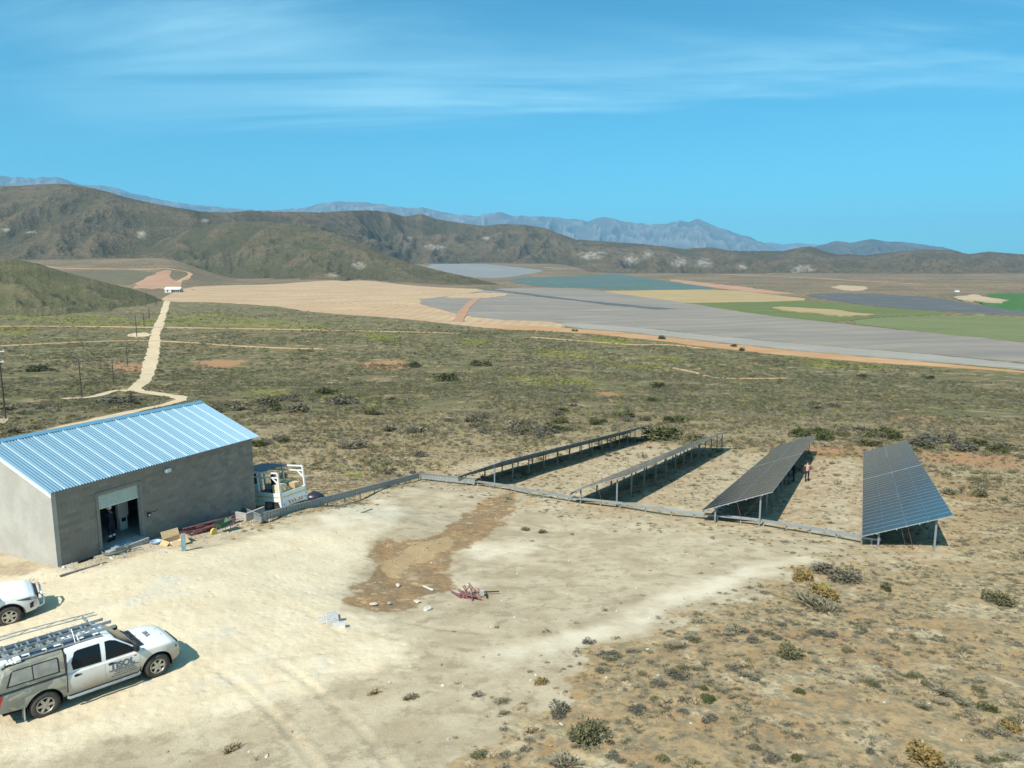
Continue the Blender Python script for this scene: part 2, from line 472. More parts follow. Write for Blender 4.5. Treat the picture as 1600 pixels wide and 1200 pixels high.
# dry litter and low growth on the open scrub, coarser far away
lit = g.math('MULTIPLY', g.rng(g.noise(2.6, 8, .74), .45, .58), g.attr('zb', 0))
soil = g.mix(g.math('MULTIPLY', lit, .75), soil, (.185, .160, .105))
dist = g.n('ShaderNodeVectorMath', operation='LENGTH'); g.put(dist.inputs[0], P0)
farf = g.rng(dist.outputs['Value'], 55, 200)
olive = g.mix(g.rng(g.noise(.02, 5, .6), .40, .60), (.125, .112, .054), (.155, .124, .068))
olive = g.mix(g.rng(g.noise(.11, 5, .65), .46, .62), olive, (.100, .102, .040))
olive = g.mix(g.rng(g.noise(.75, 6, .7), .52, .66), olive, (.068, .068, .036))
olive = g.mix(g.math('MULTIPLY', g.rng(g.noise(.38, 6, .7), .55, .70), .8), olive, (.25, .165, .085))
plain = g.mix(g.rng(g.noise(.006, 6, .65), .42, .60), (.125, .10, .06), (.19, .135, .085))
olive = g.mix(g.rng(dist.outputs['Value'], 800, 1500), olive, plain)
cov = g.math('MULTIPLY', g.math('MULTIPLY', farf, g.attr('zb', 0)), g.rng(g.noise(.16, 6, .68), .30, .52))
soil = g.mix(cov, soil, olive)
# yard
pad = g.mix(g.rng(nMid, .36, .66), (.51, .415, .28), (.40, .31, .20))
pad = g.mix(g.math('MULTIPLY', g.rng(g.noise(1.3, 8, .72), .49, .62), .7), pad, (.29, .225, .145))
pad = g.mix(g.math('MULTIPLY', g.rng(g.noise(.22, 6, .65), .50, .64), .55), pad, (.33, .25, .155))
pad = g.mix(g.math('MULTIPLY', g.rng(nGrit, .55, .72), .5), pad, (.30, .25, .18))
speck = g.noise(11, 5, .8)
pad = g.mix(g.math('MULTIPLY', g.rng(speck, .58, .70), .55), pad, (.22, .175, .12))
pad = g.mix(g.math('MULTIPLY', g.rng(speck, .40, .30), .45), pad, (.66, .56, .41))
soil = g.mix(zone_m('zc', 1), soil, pad)
soil = g.mix(g.math('MULTIPLY', g.attr('za', 2), g.rng(g.noise(.8, 6, .7), .30, .54, .50, 1.0)), soil, g.mix(g.rng(nMid, .35, .7), (.66, .565, .415), (.52, .425, .29)))
sandc = g.mix(g.rng(nMid, .35, .68), (.66, .545, .375), (.59, .475, .315))
sandc = g.mix(g.math('MULTIPLY', g.rng(g.noise(1.2, 8, .75), .55, .68), .55), sandc, (.50, .43, .315))
sandc = g.mix(g.math('MULTIPLY', g.rng(nGrit, .58, .74), .45), sandc, (.42, .35, .25))
sandc = g.mix(g.math('MULTIPLY', g.rng(g.noise(.30, 5, .6), .54, .68), .6), sandc, (.55, .50, .41))
sandc = g.mix(g.math('MULTIPLY', g.rng(speck, .60, .72), .4), sandc, (.38, .31, .22))
soil = g.mix(zone_m('za', 0, 1.5, .18, .82), soil, sandc)
soil = g.mix(g.math('MULTIPLY', g.attr('zc', 2), .40), soil, (.55, .43, .275))
spl = g.mix(g.rng(g.noise(.7, 7, .7), .42, .58), (.30, .165, .068), (.20, .125, .062))
spl = g.mix(g.rng(g.noise(4.5, 5, .7), .52, .64), spl, (.135, .09, .052))
spl = g.mix(g.rng(g.noise(1.6, 7, .7), .54, .64), spl, (.44, .30, .15))
spl = g.mix(g.math('MULTIPLY', zone_m('zc', 0, 1.8), .7), spl, (.42, .285, .14))
soil = g.mix(g.math('MULTIPLY', zone_m('za', 1, 1.9, .24, .74), .82), soil, spl)
soil = g.mix(g.math('MULTIPLY', g.attr('zb', 2), .8), soil, (.36, .19, .095))
flw = g.math('MULTIPLY', g.math('MULTIPLY', g.attr('zb', 1), g.rng(g.noise(.5, 5, .7), .44, .60)), g.rng(g.noise(.09, 4, .6), .42, .56))
soil = g.mix(g.math('MULTIPLY', flw, .95), soil, (.25, .25, .022))
g.color(soil)
foot = g.voro(2.6, g.pos(False, (1, 1, .3)))
g.bump(g.math('ADD', g.math('ADD', g.math('MULTIPLY', nFine, .7), g.math('MULTIPLY', nGrit, .4)), g.math('MULTIPLY', g.math('MULTIPLY', g.rng(foot, 0, .45), g.attr('za', 0)), .45)), .75, .06)
ground = link('ground', grid_mesh('ground', vv, q, dict(za=za, zb=zb, zc=zc_), g.m))
tag(ground, 'dry scrubland sloping down from the sandy yard to the valley floor', 'ground', kind='structure')

# ---------------------------------------------------------------- draped fields, roads, tracks
def dens(px, n=None, closed=True):
    out = []
    m = len(px)
    for i in range(m if closed else m - 1):
        a, b = np.array(px[i], float), np.array(px[(i + 1) % m], float)
        k = max(1, int(np.hypot(*(b - a)) / 6))
        for t in range(k): out.append(tuple(a + (b - a) * t / k))
    if not closed: out.append(tuple(map(float, px[-1])))
    return out
def TG(x, y):
    """height of the ground sheet as meshed"""
    r = np.hypot(x, y); t = np.degrees(np.arctan2(x, y)); Zg = vv[:, 2].reshape(nr, nt_)
    i = np.clip(np.searchsorted(rr, r) - 1, 0, nr - 2); j = np.clip(np.searchsorted(th, t) - 1, 0, nt_ - 2)
    a = (r - rr[i]) / (rr[i + 1] - rr[i]); b = (t - th[j]) / (th[j + 1] - th[j])
    return (Zg[i, j] * (1 - b) + Zg[i, j + 1] * b) * (1 - a) + (Zg[i + 1, j] * (1 - b) + Zg[i + 1, j + 1] * b) * a
def drape_w(name, W, mat, off, label, cat='field', jit=0.0, kind='structure'):
    W = np.array(W)
    if cat == 'field': jit = max(jit, 1.6)
    if jit:
        W = W + np.stack([pn(W[:, 0] / 9 + .3, W[:, 1] / 9, 46), pn(W[:, 0] / 9, W[:, 1] / 9 + 7, 47)], -1) * jit * .6
        W = W + np.stack([pn(W[:, 0] / 40 + .3, W[:, 1] / 40, 41), pn(W[:, 0] / 40, W[:, 1] / 40 + 7, 42)], -1) * jit
    rmin, rmax = np.hypot(*W.T).min(), np.hypot(*W.T).max()
    tt = np.arctan2(W[:, 0], W[:, 1])
    rs = np.geomspace(max(rmin, 5), rmax, max(3, int(math.log(rmax / rmin) / .011)))
    ts = np.arange(tt.min(), tt.max(), .0065)
    a, b = np.meshgrid(rs, ts)
    gx, gy = (a * np.sin(b)).ravel(), (a * np.cos(b)).ravel()
    d = sdf(W, gx, gy)
    k = d < -np.hypot(gx, gy) * .003
    pts = [Vector((float(p[0]), float(p[1]))) for p in W] + [Vector((float(x), float(y))) for x, y in zip(gx[k], gy[k])]
    n = len(W)
    ov, oe, of, *_ = delaunay_2d_cdt(pts, [(i, (i + 1) % n) for i in range(n)], [], 1, 1e-4)
    xy = np.array([(v.x, v.y) for v in ov])
    z = TG(xy[:, 0], xy[:, 1]) + off
    me = bpy.data.meshes.new(name)
    me.from_pydata([(p[0], p[1], c) for p, c in zip(xy.tolist(), z.tolist())], [], [tuple(f) for f in of])
    bm = bmesh.new(); bm.from_mesh(me)
    for f in bm.faces:
        if f.normal.z < 0: f.normal_flip()
    ex = bmesh.ops.extrude_edge_only(bm, edges=[e for e in bm.edges if len(e.link_faces) == 1])
    for v_ in ex['geom']:
        if isinstance(v_, bmesh.types.BMVert): v_.co.z -= off + .3
    bm.to_mesh(me); bm.free()
    me.materials.append(mat)
    return tag(link(name, me), label, cat, kind=kind)
def chaikin(px, n=2, closed=True):
    P_ = np.array(px, float)
    for _ in range(n):
        Q_ = np.roll(P_, -1, 0) if closed else P_[1:]
        A_ = P_ if closed else P_[:-1]
        out = np.stack([A_ * .75 + Q_ * .25, A_ * .25 + Q_ * .75], 1).reshape(-1, 2)
        P_ = out if closed else np.r_[P_[:1], out, P_[-1:]]
    return [tuple(p) for p in P_]
def drape(name, px, mat, off, label, cat='field', jit=0.0):
    px = chaikin(px, 2 if cat == 'patch' else 1)
    if cat == 'patch':
        P_ = np.array(dens(px)); c = P_.mean(0)
        f = 1 + .30 * pn(np.arange(len(P_)) * .45, np.full(len(P_), c[0] * .37), 44)
        px = [tuple(q_) for q_ in c + (P_ - c) * f[:, None]]
    return drape_w(name, [hit(*p)[:2] for p in dens(px)], mat, off, label, cat, jit)
def road(name, px, wpx, mat, off, label, cat='track', jit=0.0):
    """strip along photo points, wpx = width in photo pixels measured sideways, or metres if negative"""
    L = [hit(*p)[:2] for p in dens(chaikin(px, 3, False), closed=False)]
    L = np.array(L); n = len(L)
    wd = np.interp(np.linspace(0, 1, n), np.linspace(0, 1, len(wpx)), wpx) if isinstance(wpx, (list, tuple)) else np.full(n, wpx)
    t = np.gradient(L, axis=0); t /= np.linalg.norm(t, axis=1)[:, None] + 1e-9
    nn = np.stack([-t[:, 1], t[:, 0]], -1)
    jj = pn(L[:, 0] / 7, L[:, 1] / 7, 43) * .35 + 1 + pn(L[:, 0] / 2.2, L[:, 1] / 2.2, 45) * .15
    h = np.abs(wd)[:, None] / 2 * jj[:, None]
    W = np.r_[L + nn * h, (L - nn * h)[::-1]]
    return drape_w(name, W, mat, off, label, cat, jit)

def field_mat(name, a, b, rows=None, ang=0, sc=.02, rowc=None, fine=.25, amt=.6, dots=None):
    k = N(name, .95, 0, .05)
    c = k.mix(k.rng(k.noise(sc, 5, .6, k.pos(False, (1, 3, 1), (0, 0, ang))), .35, .66), a, b)
    c = k.mix(k.math('MULTIPLY', k.rng(k.noise(fine, 4, .65), .45, .7), .30), c, tuple(x * .74 for x in a))
    c = k.mix(k.math('MULTIPLY', k.rng(k.noise(.006, 5, .65, k.pos(False, (1, 2.2, 1), (0, 0, .35)), 1.0), .46, .64), .55), c, tuple(.68 * x + .32 * y_ for x, y_ in zip(a, (.16, .13, .09))))
    c = k.mix(k.math('MULTIPLY', k.rng(k.noise(.035, 6, .7), .52, .66), .4), c, tuple(.7 * x + .3 * y_ for x, y_ in zip(b, (.40, .30, .19))))
    if rows:
        wv = k.n('ShaderNodeTexWave', bands_direction='X'); wv.inputs['Scale'].default_value = rows
        wv.inputs['Distortion'].default_value = 1.2; wv.inputs['Detail'].default_value = 2; wv.inputs['Detail Scale'].default_value = 1.5
        k.put(wv.inputs['Vector'], k.pos(False, (1, 1, 1), (0, 0, ang)))
        c = k.mix(k.math('MULTIPLY', k.rng(wv.outputs['Fac'], .4, .8), amt), c, rowc)
    if dots:
        c = k.mix(k.math('MULTIPLY', k.math('MULTIPLY', k.rng(k.voro(dots, k.pos(False, (1, .42, .001), (0, 0, .15)), 'Distance', .35), .26, .12), k.rng(k.noise(.01, 4, .6), .42, .58)), .5), c, (.20, .15, .10))
    return k.color(c).m
m_tan = field_mat('tan_earth', (.48, .34, .21), (.40, .265, .155), .028, .12, .012, (.33, .225, .135), .2, .38, .085)
m_pink = field_mat('pink_earth', (.36, .20, .125), (.40, .255, .16), None, 0, .02)
m_grey = field_mat('grey_cover', (.27, .232, .188), (.205, .182, .155), .010, 1.30, .008, (.175, .16, .142), .3, .35)
m_lgrey = field_mat('pale_cover', (.31, .285, .245), (.275, .25, .215), None, 0, .02)
m_pgrey = field_mat('pale_net', (.235, .235, .225), (.20, .205, .20), .016, .6, .006, (.18, .185, .18), .05, .4)
m_blue = field_mat('green_net', (.085, .135, .125), (.105, .150, .135), .016, 1.2, .006, (.075, .118, .11), .05, .4)
m_straw = field_mat('straw', (.38, .275, .14), (.33, .245, .12), None, 0, .01)
m_vine = field_mat('vine', (.160, .172, .070), (.125, .148, .056), .030, -.55, .012, (.075, .105, .030), .3, .7)
m_vine2 = field_mat('vine_open', (.195, .198, .100), (.160, .172, .078), .030, -.55, .012, (.085, .118, .035), .3, .7)
m_dark = field_mat('dark_net', (.100, .106, .104), (.115, .118, .114), .012, 1.2, .006, (.09, .09, .10), .05, .4)
m_emer = field_mat('emerald', (.05, .125, .035), (.06, .14, .04), None, 0, .02)
m_orange = field_mat('orange_earth', (.42, .225, .105), (.46, .29, .16), None, 0, .02)
m_psand = field_mat('pale_sand', (.43, .33, .215), (.37, .27, .17), None, 0, .03)
m_road = field_mat('road_dirt', (.58, .46, .31), (.50, .375, .23), None, 0, .12, None, 1.4)
m_trail = field_mat('trail_dirt', (.50, .335, .18), (.44, .275, .14), None, 0, .1, None, .8)
m_block = field_mat('young_orchard', (.155, .125, .078), (.13, .115, .072), .05, .2, .02, (.10, .10, .055), .2, .5)

drape('ploughed_field', [(250, 468), (262, 461), (292, 449), (340, 446), (420, 445), (480, 440), (545, 437), (590, 440), (640, 446), (700, 450), (775, 452), (800, 462), (760, 500), (885, 503), (880, 517), (760, 512), (700, 506),
                         (640, 499), (560, 493), (490, 488), (440, 480), (400, 476), (330, 472), (270, 472)], m_tan, .16, 'bare tan ploughed field on the valley floor right of the far shed', jit=3)
drape('grey_field', [(642, 470), (700, 463), (770, 452), (830, 449), (920, 452), (985, 462), (1075, 474), (1180, 492), (1300, 505), (1400, 516), (1600, 536), (1720, 550), (1720, 582), (1600, 567), (1450, 554), (1300, 542), (1160, 530), (1000, 512),
                     (880, 504), (760, 499), (700, 488)], m_grey, .55, 'long grey covered field running across the valley to the right', jit=2)
drape('cover_strip', [(877, 504), (1000, 513), (1160, 531), (1300, 543), (1450, 555), (1720, 583), (1720, 592), (1600, 577), (1450, 565), (1300, 553), (1160, 540), (1000, 521), (880, 511)], m_lgrey, .6, 'pale strip along the near edge of the grey field')
drape('earth_strip', [(740, 506), (880, 512), (1000, 522), (1160, 541), (1300, 554), (1450, 566), (1720, 593), (1720, 598), (1600, 582), (1450, 572), (1300, 562), (1160, 549), (1000, 529), (880, 518), (760, 514)], m_orange, .2, 'orange earth bank below the pale strip', jit=2)
drape('net_field', [(647, 413), (692, 409), (745, 411), (850, 422), (846, 425), (794, 434), (760, 435), (720, 431)], m_pgrey, .4, 'pale grey netted orchard at the foot of the far hill')
drape('green_field', [(785, 438), (831, 433), (932, 431), (955, 427), (1000, 433), (1056, 442), (1131, 451), (1060, 453), (1000, 453), (900, 450), (830, 447)], m_blue, .4, 'blue green netted field beyond the grey field')
drape('straw_field', [(925, 455), (1000, 454), (1131, 452), (1200, 460), (1280, 469), (1180, 472), (1050, 474), (985, 463)], m_straw, .3, 'straw coloured field between the blue green and the green field')
drape('vine_field', [(1056, 474), (1180, 472), (1277, 471), (1375, 480), (1502, 491), (1375, 495), (1312, 503), (1262, 501), (1150, 488)], m_vine, .32, 'green planted field with a bare brown middle')
drape('bare_patch', [(1199, 482), (1232, 481), (1311, 486), (1337, 491), (1375, 494), (1319, 496), (1281, 492), (1230, 487)], m_straw, 1.4, 'bare brown patch in the middle of the green field', jit=3)
drape('vine_field', [(1316, 503), (1380, 496), (1500, 493), (1720, 500), (1720, 546), (1600, 535), (1500, 526), (1400, 515)], m_vine2, .36, 'green row crop below the dark field at the right edge')
drape('dark_field', [(1255, 460), (1319, 458), (1431, 462), (1487, 470), (1547, 480), (1720, 496), (1720, 502), (1600, 493), (1506, 489), (1375, 480), (1277, 466)], m_dark, .34, 'dark blue grey netted field on the right')
drape('crop_field', [(1536, 458), (1720, 460), (1720, 492), (1600, 488), (1521, 475), (1550, 466)], m_emer, .4, 'bright emerald green field at the right edge')
drape('sand_patch', [(1298, 449), (1326, 445), (1360, 449), (1356, 454), (1319, 455)], m_psand, .4, 'pale oval sand patch below the far right hills', 'patch', 4)
drape('sand_patch', [(1484, 467), (1517, 459), (1536, 465), (1581, 472), (1555, 474), (1525, 473)], m_psand, 1.5, 'pale sand patch beside the emerald field', 'patch', 4)
drape('earth_patch', [(1040, 436), (1085, 440), (1150, 447), (1210, 455), (1250, 460), (1200, 459), (1131, 452), (1060, 442)], m_pink, .3, 'reddish earth patch beyond the blue green field', 'patch', 3)
drape('orchard_block', [(88, 424), (243, 422), (230, 434), (205, 444), (190, 446), (140, 436)], m_block, .3, 'young orchard block framed by pink earth on the left', jit=2)
drape('earth_patch', [(245, 424), (270, 422), (264, 434), (277, 441), (290, 436), (303, 431), (282, 447), (262, 453), (225, 452), (203, 445), (232, 434)], m_pink, .4, 'pink earth clearing behind the far shed', 'patch', 2)
road('dirt_track', [(62, 415), (87, 419), (140, 420), (237, 421), (258, 419)], -16, m_pink, .5, 'pink dirt track along the far edge of the orchard block')
road('dirt_track', [(258, 419), (271, 421), (305, 427), (277, 441)], -9, m_trail, .5, 'dirt track looping round the green wedge behind the far shed')
road('dirt_track', [(1086, 426), (1180, 431), (1300, 436), (1442, 445)], -14, m_pink, .5, 'pale track below the far right hills')
road('dirt_track', [(850, 418), (1000, 424), (1086, 427)], -14, m_pink, .5, 'reddish track under the far middle hill')
road('dirt_road', [(262, 468), (258, 482), (252, 500), (246, 514), (242, 524), (241, 545), (234, 570), (229, 592), (218, 602), (206, 610), (250, 616), (290, 622), (270, 631), (205, 644), (150, 657), (60, 680)],
     [8, 7, 6.5, 6, 4.5, 3.6, 3, 3, 3.2], m_road, .16, 'pale dirt road climbing from the far shed to behind the blue roof', 'road')
road('dirt_track', [(205, 611), (180, 610), (146, 622), (97, 624)], -2.6, m_road, .22, 'short pale track branching left to the power pole')
road('dirt_track', [(0, 510), (130, 510), (250, 512), (400, 514), (550, 517), (720, 521)], -4.5, m_trail, .3, 'straight orange track crossing the scrub in front of the yellow flowers')
road('dirt_track', [(0, 541), (140, 534), (238, 532), (300, 536), (400, 543), (510, 546)], -3, m_trail, .3, 'thin pale track crossing the scrub below the orange one')
road('dirt_track', [(830, 527), (920, 534), (1000, 540), (1040, 538), (1100, 545)], -3.5, m_trail, .3, 'orange track along the scrub edge below the earth bank')
road('dirt_track', [(1050, 575), (1082, 581), (1112, 591), (1160, 592), (1230, 591)], -2.2, m_trail, .2, 'thin pale footpath crossing the right scrub')
drape('sand_patch', [(194, 525), (212, 520), (232, 520), (240, 524), (218, 528)], m_road, .3, 'pale bare patch round a power pole beside the road', 'patch', 1)
drape('sand_patch', [(-30, 650), (14, 651), (17, 658), (-30, 676)], m_psand, .12, 'pale sand mound at the foot of the nearest power pole', 'patch')

road('net_strip', [(752, 452), (800, 457), (850, 464), (910, 471), (965, 477), (1040, 484)], -22, m_dark, .85, 'dark streak of netting across the upper grey field', 'strip')
road('dirt_track', [(748, 466), (733, 476), (722, 490), (716, 503)], -9, m_pink, .9, 'pinkish track crossing the left part of the grey field')
drape('earth_patch', [(690, 463), (760, 457), (800, 460), (770, 466), (715, 468)], m_tan, .8, 'tan earth spilling over the upper left edge of the grey field', 'patch', 3)

# ---------------------------------------------------------------- hills and mountains
def sil(pts, px): p = np.array(pts, float); return np.interp(px, p[:, 0], p[:, 1])
def ridge(name, pts, yc, lf, mat, label, amp, nsc, px0=-260, px1=1860, step=2.0, rows=72, foot=None, rocks=(), jag=0.0, seed=50, back=.5, shp=1.15):
    px = np.arange(px0, px1 + .1, step)
    u = (px - 800) / FPX
    Y = np.interp(px, *np.array(yc, float).T); LF = np.interp(px, *np.array(lf, float).T)
    ys = sil(pts, px) + fbm(px / 9, px * 0, 3, seed) * .5 + jag * fbm(px / 22, px * 0 + 3, 4, seed + 5)
    v = (ys - 600) / FPX
    dx, dy, dz = u, CP - SP * v, -(SP + CP * v)
    ZC = dz / dy * Y + CAMZ
    kx = dx / dy
    s = np.r_[np.linspace(0, 1, rows), 1 + np.linspace(.04, 1, 12) * back]
    S, KX = np.meshgrid(s, kx, indexing='ij')
    YY = Y[None] - LF[None] * (1 - S)
    XX = KX * YY
    zf = T(XX[0], YY[0], False) - 6 if foot is None else np.full(len(px), foot + CAMZ)
    hh = np.where(S <= 1, np.clip(S, 0, 1) ** shp, 1 - (S - 1) ** 2 * .5)
    hh = np.where(S <= 1, .55 * hh + .45 * sstep(0, 1.1, S) / sstep(0, 1.1, np.array(1.)), hh)
    env = np.where(S <= 1, (S * (1 - S)) * 4, (S - 1) * .6)
    wx = XX + fbm(XX / (nsc * 3), YY / (nsc * 3), 2, seed + 9) * nsc * .7
    rg = ridged(wx / nsc, YY / (nsc * 1.5), 4, seed + 3) - .75
    ZZ = zf[None] + (ZC - zf)[None] * (hh + (amp if np.isscalar(amp) else np.interp(px, *zip(*amp))[None]) * env * rg)
    # nothing in front of the crest may stand above it
    lim = ((dz / dy)[None] * YY + CAMZ) - np.abs(S - 1) * LF[None] * .012
    ZZ = np.where(S < 1, np.minimum(ZZ, lim), ZZ)
    V = np.stack([XX, YY, ZZ], -1).reshape(-1, 3)
    n0, n1 = XX.shape
    ix = np.arange(n0 * n1).reshape(n0, n1)
    Q = np.stack([ix[:-1, :-1], ix[:-1, 1:], ix[1:, 1:], ix[1:, :-1]], -1).reshape(-1, 4)
    rk = np.zeros(len(V))
    if rocks:
        bx, by = to_px(V[:, 0], V[:, 1], V[:, 2])
        for cx, cy, sx, sy in rocks:
            d = ((bx - cx) / sx) ** 2 + ((by - cy) / sy) ** 2
            rk = np.maximum(rk, np.exp(-d))
    at_ = np.stack([rk, np.clip(rg.ravel() + .75, 0, 1.5), rk * 0, rk * 0 + 1], -1)
    o = link(name, grid_mesh(name, V, Q, dict(rk=at_), mat))
    return tag(o, label, name.replace('_', ' '), kind='structure')

def hill_mat(name, a, b, c, sc, soil=(.22, .15, .09), bmp=3.0):
    k = N(name, .98, 0, .03)
    cc = k.mix(k.rng(k.noise(sc, 5, .62), .38, .62), a, b)
    cc = k.mix(k.rng(k.noise(sc * 3.3, 6, .66), .50, .62), cc, c)
    cc = k.mix(k.math('MULTIPLY', k.rng(k.noise(sc * 7, 6, .7), .56, .68), .7), cc, soil)
    gul = k.attr('rk', 1)
    cc = k.mix(k.math('MULTIPLY', k.rng(k.math('ADD', gul, k.math('MULTIPLY', k.noise(sc * 3, 5, .7), .7)), 1.12, .62), .65), cc, tuple(x * .85 for x in c))
    v1 = k.voro(sc * 14)
    cc = k.mix(k.math('MULTIPLY', k.math('MULTIPLY', k.rng(v1, .36, .20), k.rng(k.noise(sc * 2.2, 4, .6), .42, .58)), .75), cc, tuple(x * .50 for x in c))
    cc = k.mix(k.math('MULTIPLY', k.rng(k.noise(sc * 18, 5, .75), .52, .62), .5), cc, tuple(x * .55 for x in c))
    rk = k.math('MULTIPLY', k.math('POWER', k.attr('rk', 0), .45), k.noise(sc * 4.5, 8, .78))
    cc = k.mix(k.math('MULTIPLY', k.rng(rk, .36, .54), .85), cc, k.mix(k.rng(k.noise(sc * 9, 6, .75), .42, .58), (.44, .39, .33), (.20, .165, .12)))
    k.color(cc)
    k.bump(k.math('ADD', k.math('ADD', k.noise(sc * 9, 5, .7), k.math('MULTIPLY', v1, -.8)), k.math('MULTIPLY', k.noise(sc * 2.5, 4, .6), 3)), 1.0, bmp)
    return k.m
mA = hill_mat('scrub_hill', (.122, .096, .058), (.136, .100, .064), (.074, .070, .040), .009)
mB = hill_mat('scrub_spur', (.122, .102, .058), (.136, .104, .064), (.074, .074, .040), .013)
mL = hill_mat('green_slope', (.130, .113, .058), (.146, .118, .068), (.100, .100, .048), .03, bmp=.8)
mM = N('mountain_rock', .95, 0, .05)
mM.color(mM.mix(mM.rng(mM.attr('rk', 1), .45, .95), mM.mix(mM.rng(mM.noise(.0012, 5, .6), .4, .6), (.085, .105, .10), (.12, .125, .12)), (.20, .20, .19)))
mM.bump(mM.noise(.004, 6, .65), .6, 40)

ridge('hill', [(-260, 300), (0, 291), (30, 290), (60, 288), (90, 287), (110, 288), (140, 293), (170, 300), (200, 309), (240, 318), (280, 325), (320, 331), (360, 332), (390, 329), (430, 331), (467, 331), (500, 332), (545, 329), (580, 328.5), (610, 332),
               (632, 338), (659, 334), (681, 342), (711, 347), (756, 353), (782, 350), (820, 351), (850, 356), (872, 364), (899, 374), (944, 377), (1000, 381), (1049, 386), (1067, 389), (1112, 386), (1142, 392), (1180, 392), (1225, 392), (1247, 387),
               (1266, 384.5), (1289, 393), (1311, 398), (1326, 396.5), (1349, 399), (1394, 394), (1442, 390), (1484, 391), (1514, 397), (1544, 393), (1600, 397.5), (1860, 400)],
      [(-260, 3000), (300, 3100), (500, 3700), (650, 4500), (1000, 4600), (1300, 4300), (1860, 4300)], [(-260, 900), (500, 900), (650, 950), (860, 1050), (960, 1550), (1860, 1550)], mA,
      'long brown green scrub ridge across the middle distance with pale rock scars', ((-260, .18), (500, .21), (900, .48), (1860, .70)), 300,
      rocks=[(680, 386, 26, 7), (640, 372, 12, 4), (925, 399, 30, 10), (985, 405, 22, 12), (1012, 398, 12, 10), (1060, 409, 22, 11), (1098, 411, 22, 11), (1160, 418, 14, 5), (1255, 420, 30, 9), (1240, 430, 20, 5), (222, 366, 14, 10), (10, 358, 16, 5), (50, 363, 18, 3), (320, 345, 10, 5), (760, 372, 10, 4),
             (420, 352, 8, 6), (570, 385, 18, 7)])
ridge('hill', [(100, 440), (150, 424), (200, 410), (215, 398), (240, 380), (262, 371), (300, 357), (337, 348), (375, 346), (420, 346), (470, 352), (520, 363), (560, 377), (600, 396), (644, 412), (692, 424), (737, 434), (782, 445), (820, 452)],
      [(100, 2600), (300, 2600), (560, 2350), (700, 1900), (800, 1650), (820, 1600)], [(100, 350), (300, 550), (560, 560), (700, 260), (820, 60)], mB,
      'rounded scrub spur behind the tan field in front of the long ridge', .32, 210, px0=100, px1=815, step=2, rows=50, seed=80, rocks=[(250, 372, 20, 3), (560, 415, 18, 8), (520, 430, 24, 5)])
ridge('hill', [(-260, 385), (-60, 398), (0, 404), (20, 405), (40, 408), (60, 412), (85, 420), (120, 430), (160, 440), (200, 450), (228, 458), (255, 470)],
      [(-260, 900), (0, 950), (255, 1000)], [(-260, 300), (100, 300), (200, 200), (255, 90)], mL, 'green scrub hillside sloping down from the left edge to the far shed', .30, 90, px0=-260, px1=252, step=1.5, rows=56, seed=110)
MT = [(-260, 285), (-100, 270), (0, 275), (25, 277), (40, 279), (60, 277), (90, 276.5), (115, 285), (135, 290), (155, 289), (175, 292), (210, 303), (240, 309), (270, 316), (310, 320), (340, 324), (400, 328), (450, 327), (490, 322), (505, 317), (530, 314),
      (560, 317), (575, 316), (610, 322), (640, 325), (660, 324), (680, 329), (700, 333), (720, 335), (745, 338), (765, 333), (785, 332), (800, 336), (830, 339), (850, 338), (870, 340), (890, 343), (905, 342), (918, 346), (930, 342), (945, 339), (955, 340), (970, 345),
      (1000, 349), (1022, 351), (1041, 349), (1062, 344), (1075, 347), (1092, 343), (1109, 349.5), (1127, 357), (1150, 364), (1169, 369), (1187, 377), (1205, 385), (1260, 412), (1320, 425)]
ridge('mountain', MT, [(-260, 15000), (400, 19000), (1320, 18000)], [(-260, 4200), (1320, 4200)], mM.m, 'blue rocky mountain range along the horizon behind the ridge', .42, 560, px1=1300, rows=60, foot=-10, jag=1.6, seed=140, shp=1.0)
ridge('mountain', [(1150, 400), (1187, 380), (1202, 378.5), (1225, 382), (1247, 379.5), (1277, 382), (1300, 390), (1330, 400)], [(1150, 27000), (1330, 27000)], [(1150, 5000), (1330, 5000)], mM.m,
      'faint small mountain between the range and the right hand massif', .5, 1200, px0=1150, px1=1330, foot=-10, jag=.4, seed=170)
ridge('mountain', [(1230, 405), (1262, 390), (1280, 383), (1307, 376.5), (1330, 379), (1362, 373.5), (1382, 377), (1412, 378), (1442, 382), (1472, 386), (1502, 394), (1530, 404)], [(1230, 11500), (1530, 12000)], [(1230, 2800), (1530, 2800)],
      hill_mat('dark_massif', (.10, .095, .075), (.13, .11, .09), (.07, .075, .055), .002), 'low blue grey massif behind the ridge on the right', .45, 600, px0=1230, px1=1530, foot=-10, jag=.4, seed=190)

# ---------------------------------------------------------------- air
hz = N('air', 1)
hz.t.nodes.remove(hz.b)
pv = hz.n('ShaderNodeVolumePrincipled')
pv.inputs['Color'].default_value = (.30, .66, 1.0, 1)
pv.inputs['Density'].default_value = 4.0e-5
pv.inputs['Anisotropy'].default_value = 0.0
hz.t.links.new(pv.outputs[0], hz.t.nodes['Material Output'].inputs['Volume'])
haze = MB().box(-34000, 34000, -3000, 36000, -70, 2600).build('haze', hz.m)
tag(haze, 'thin bluish air that fades the far mountains', 'haze', kind='stuff')

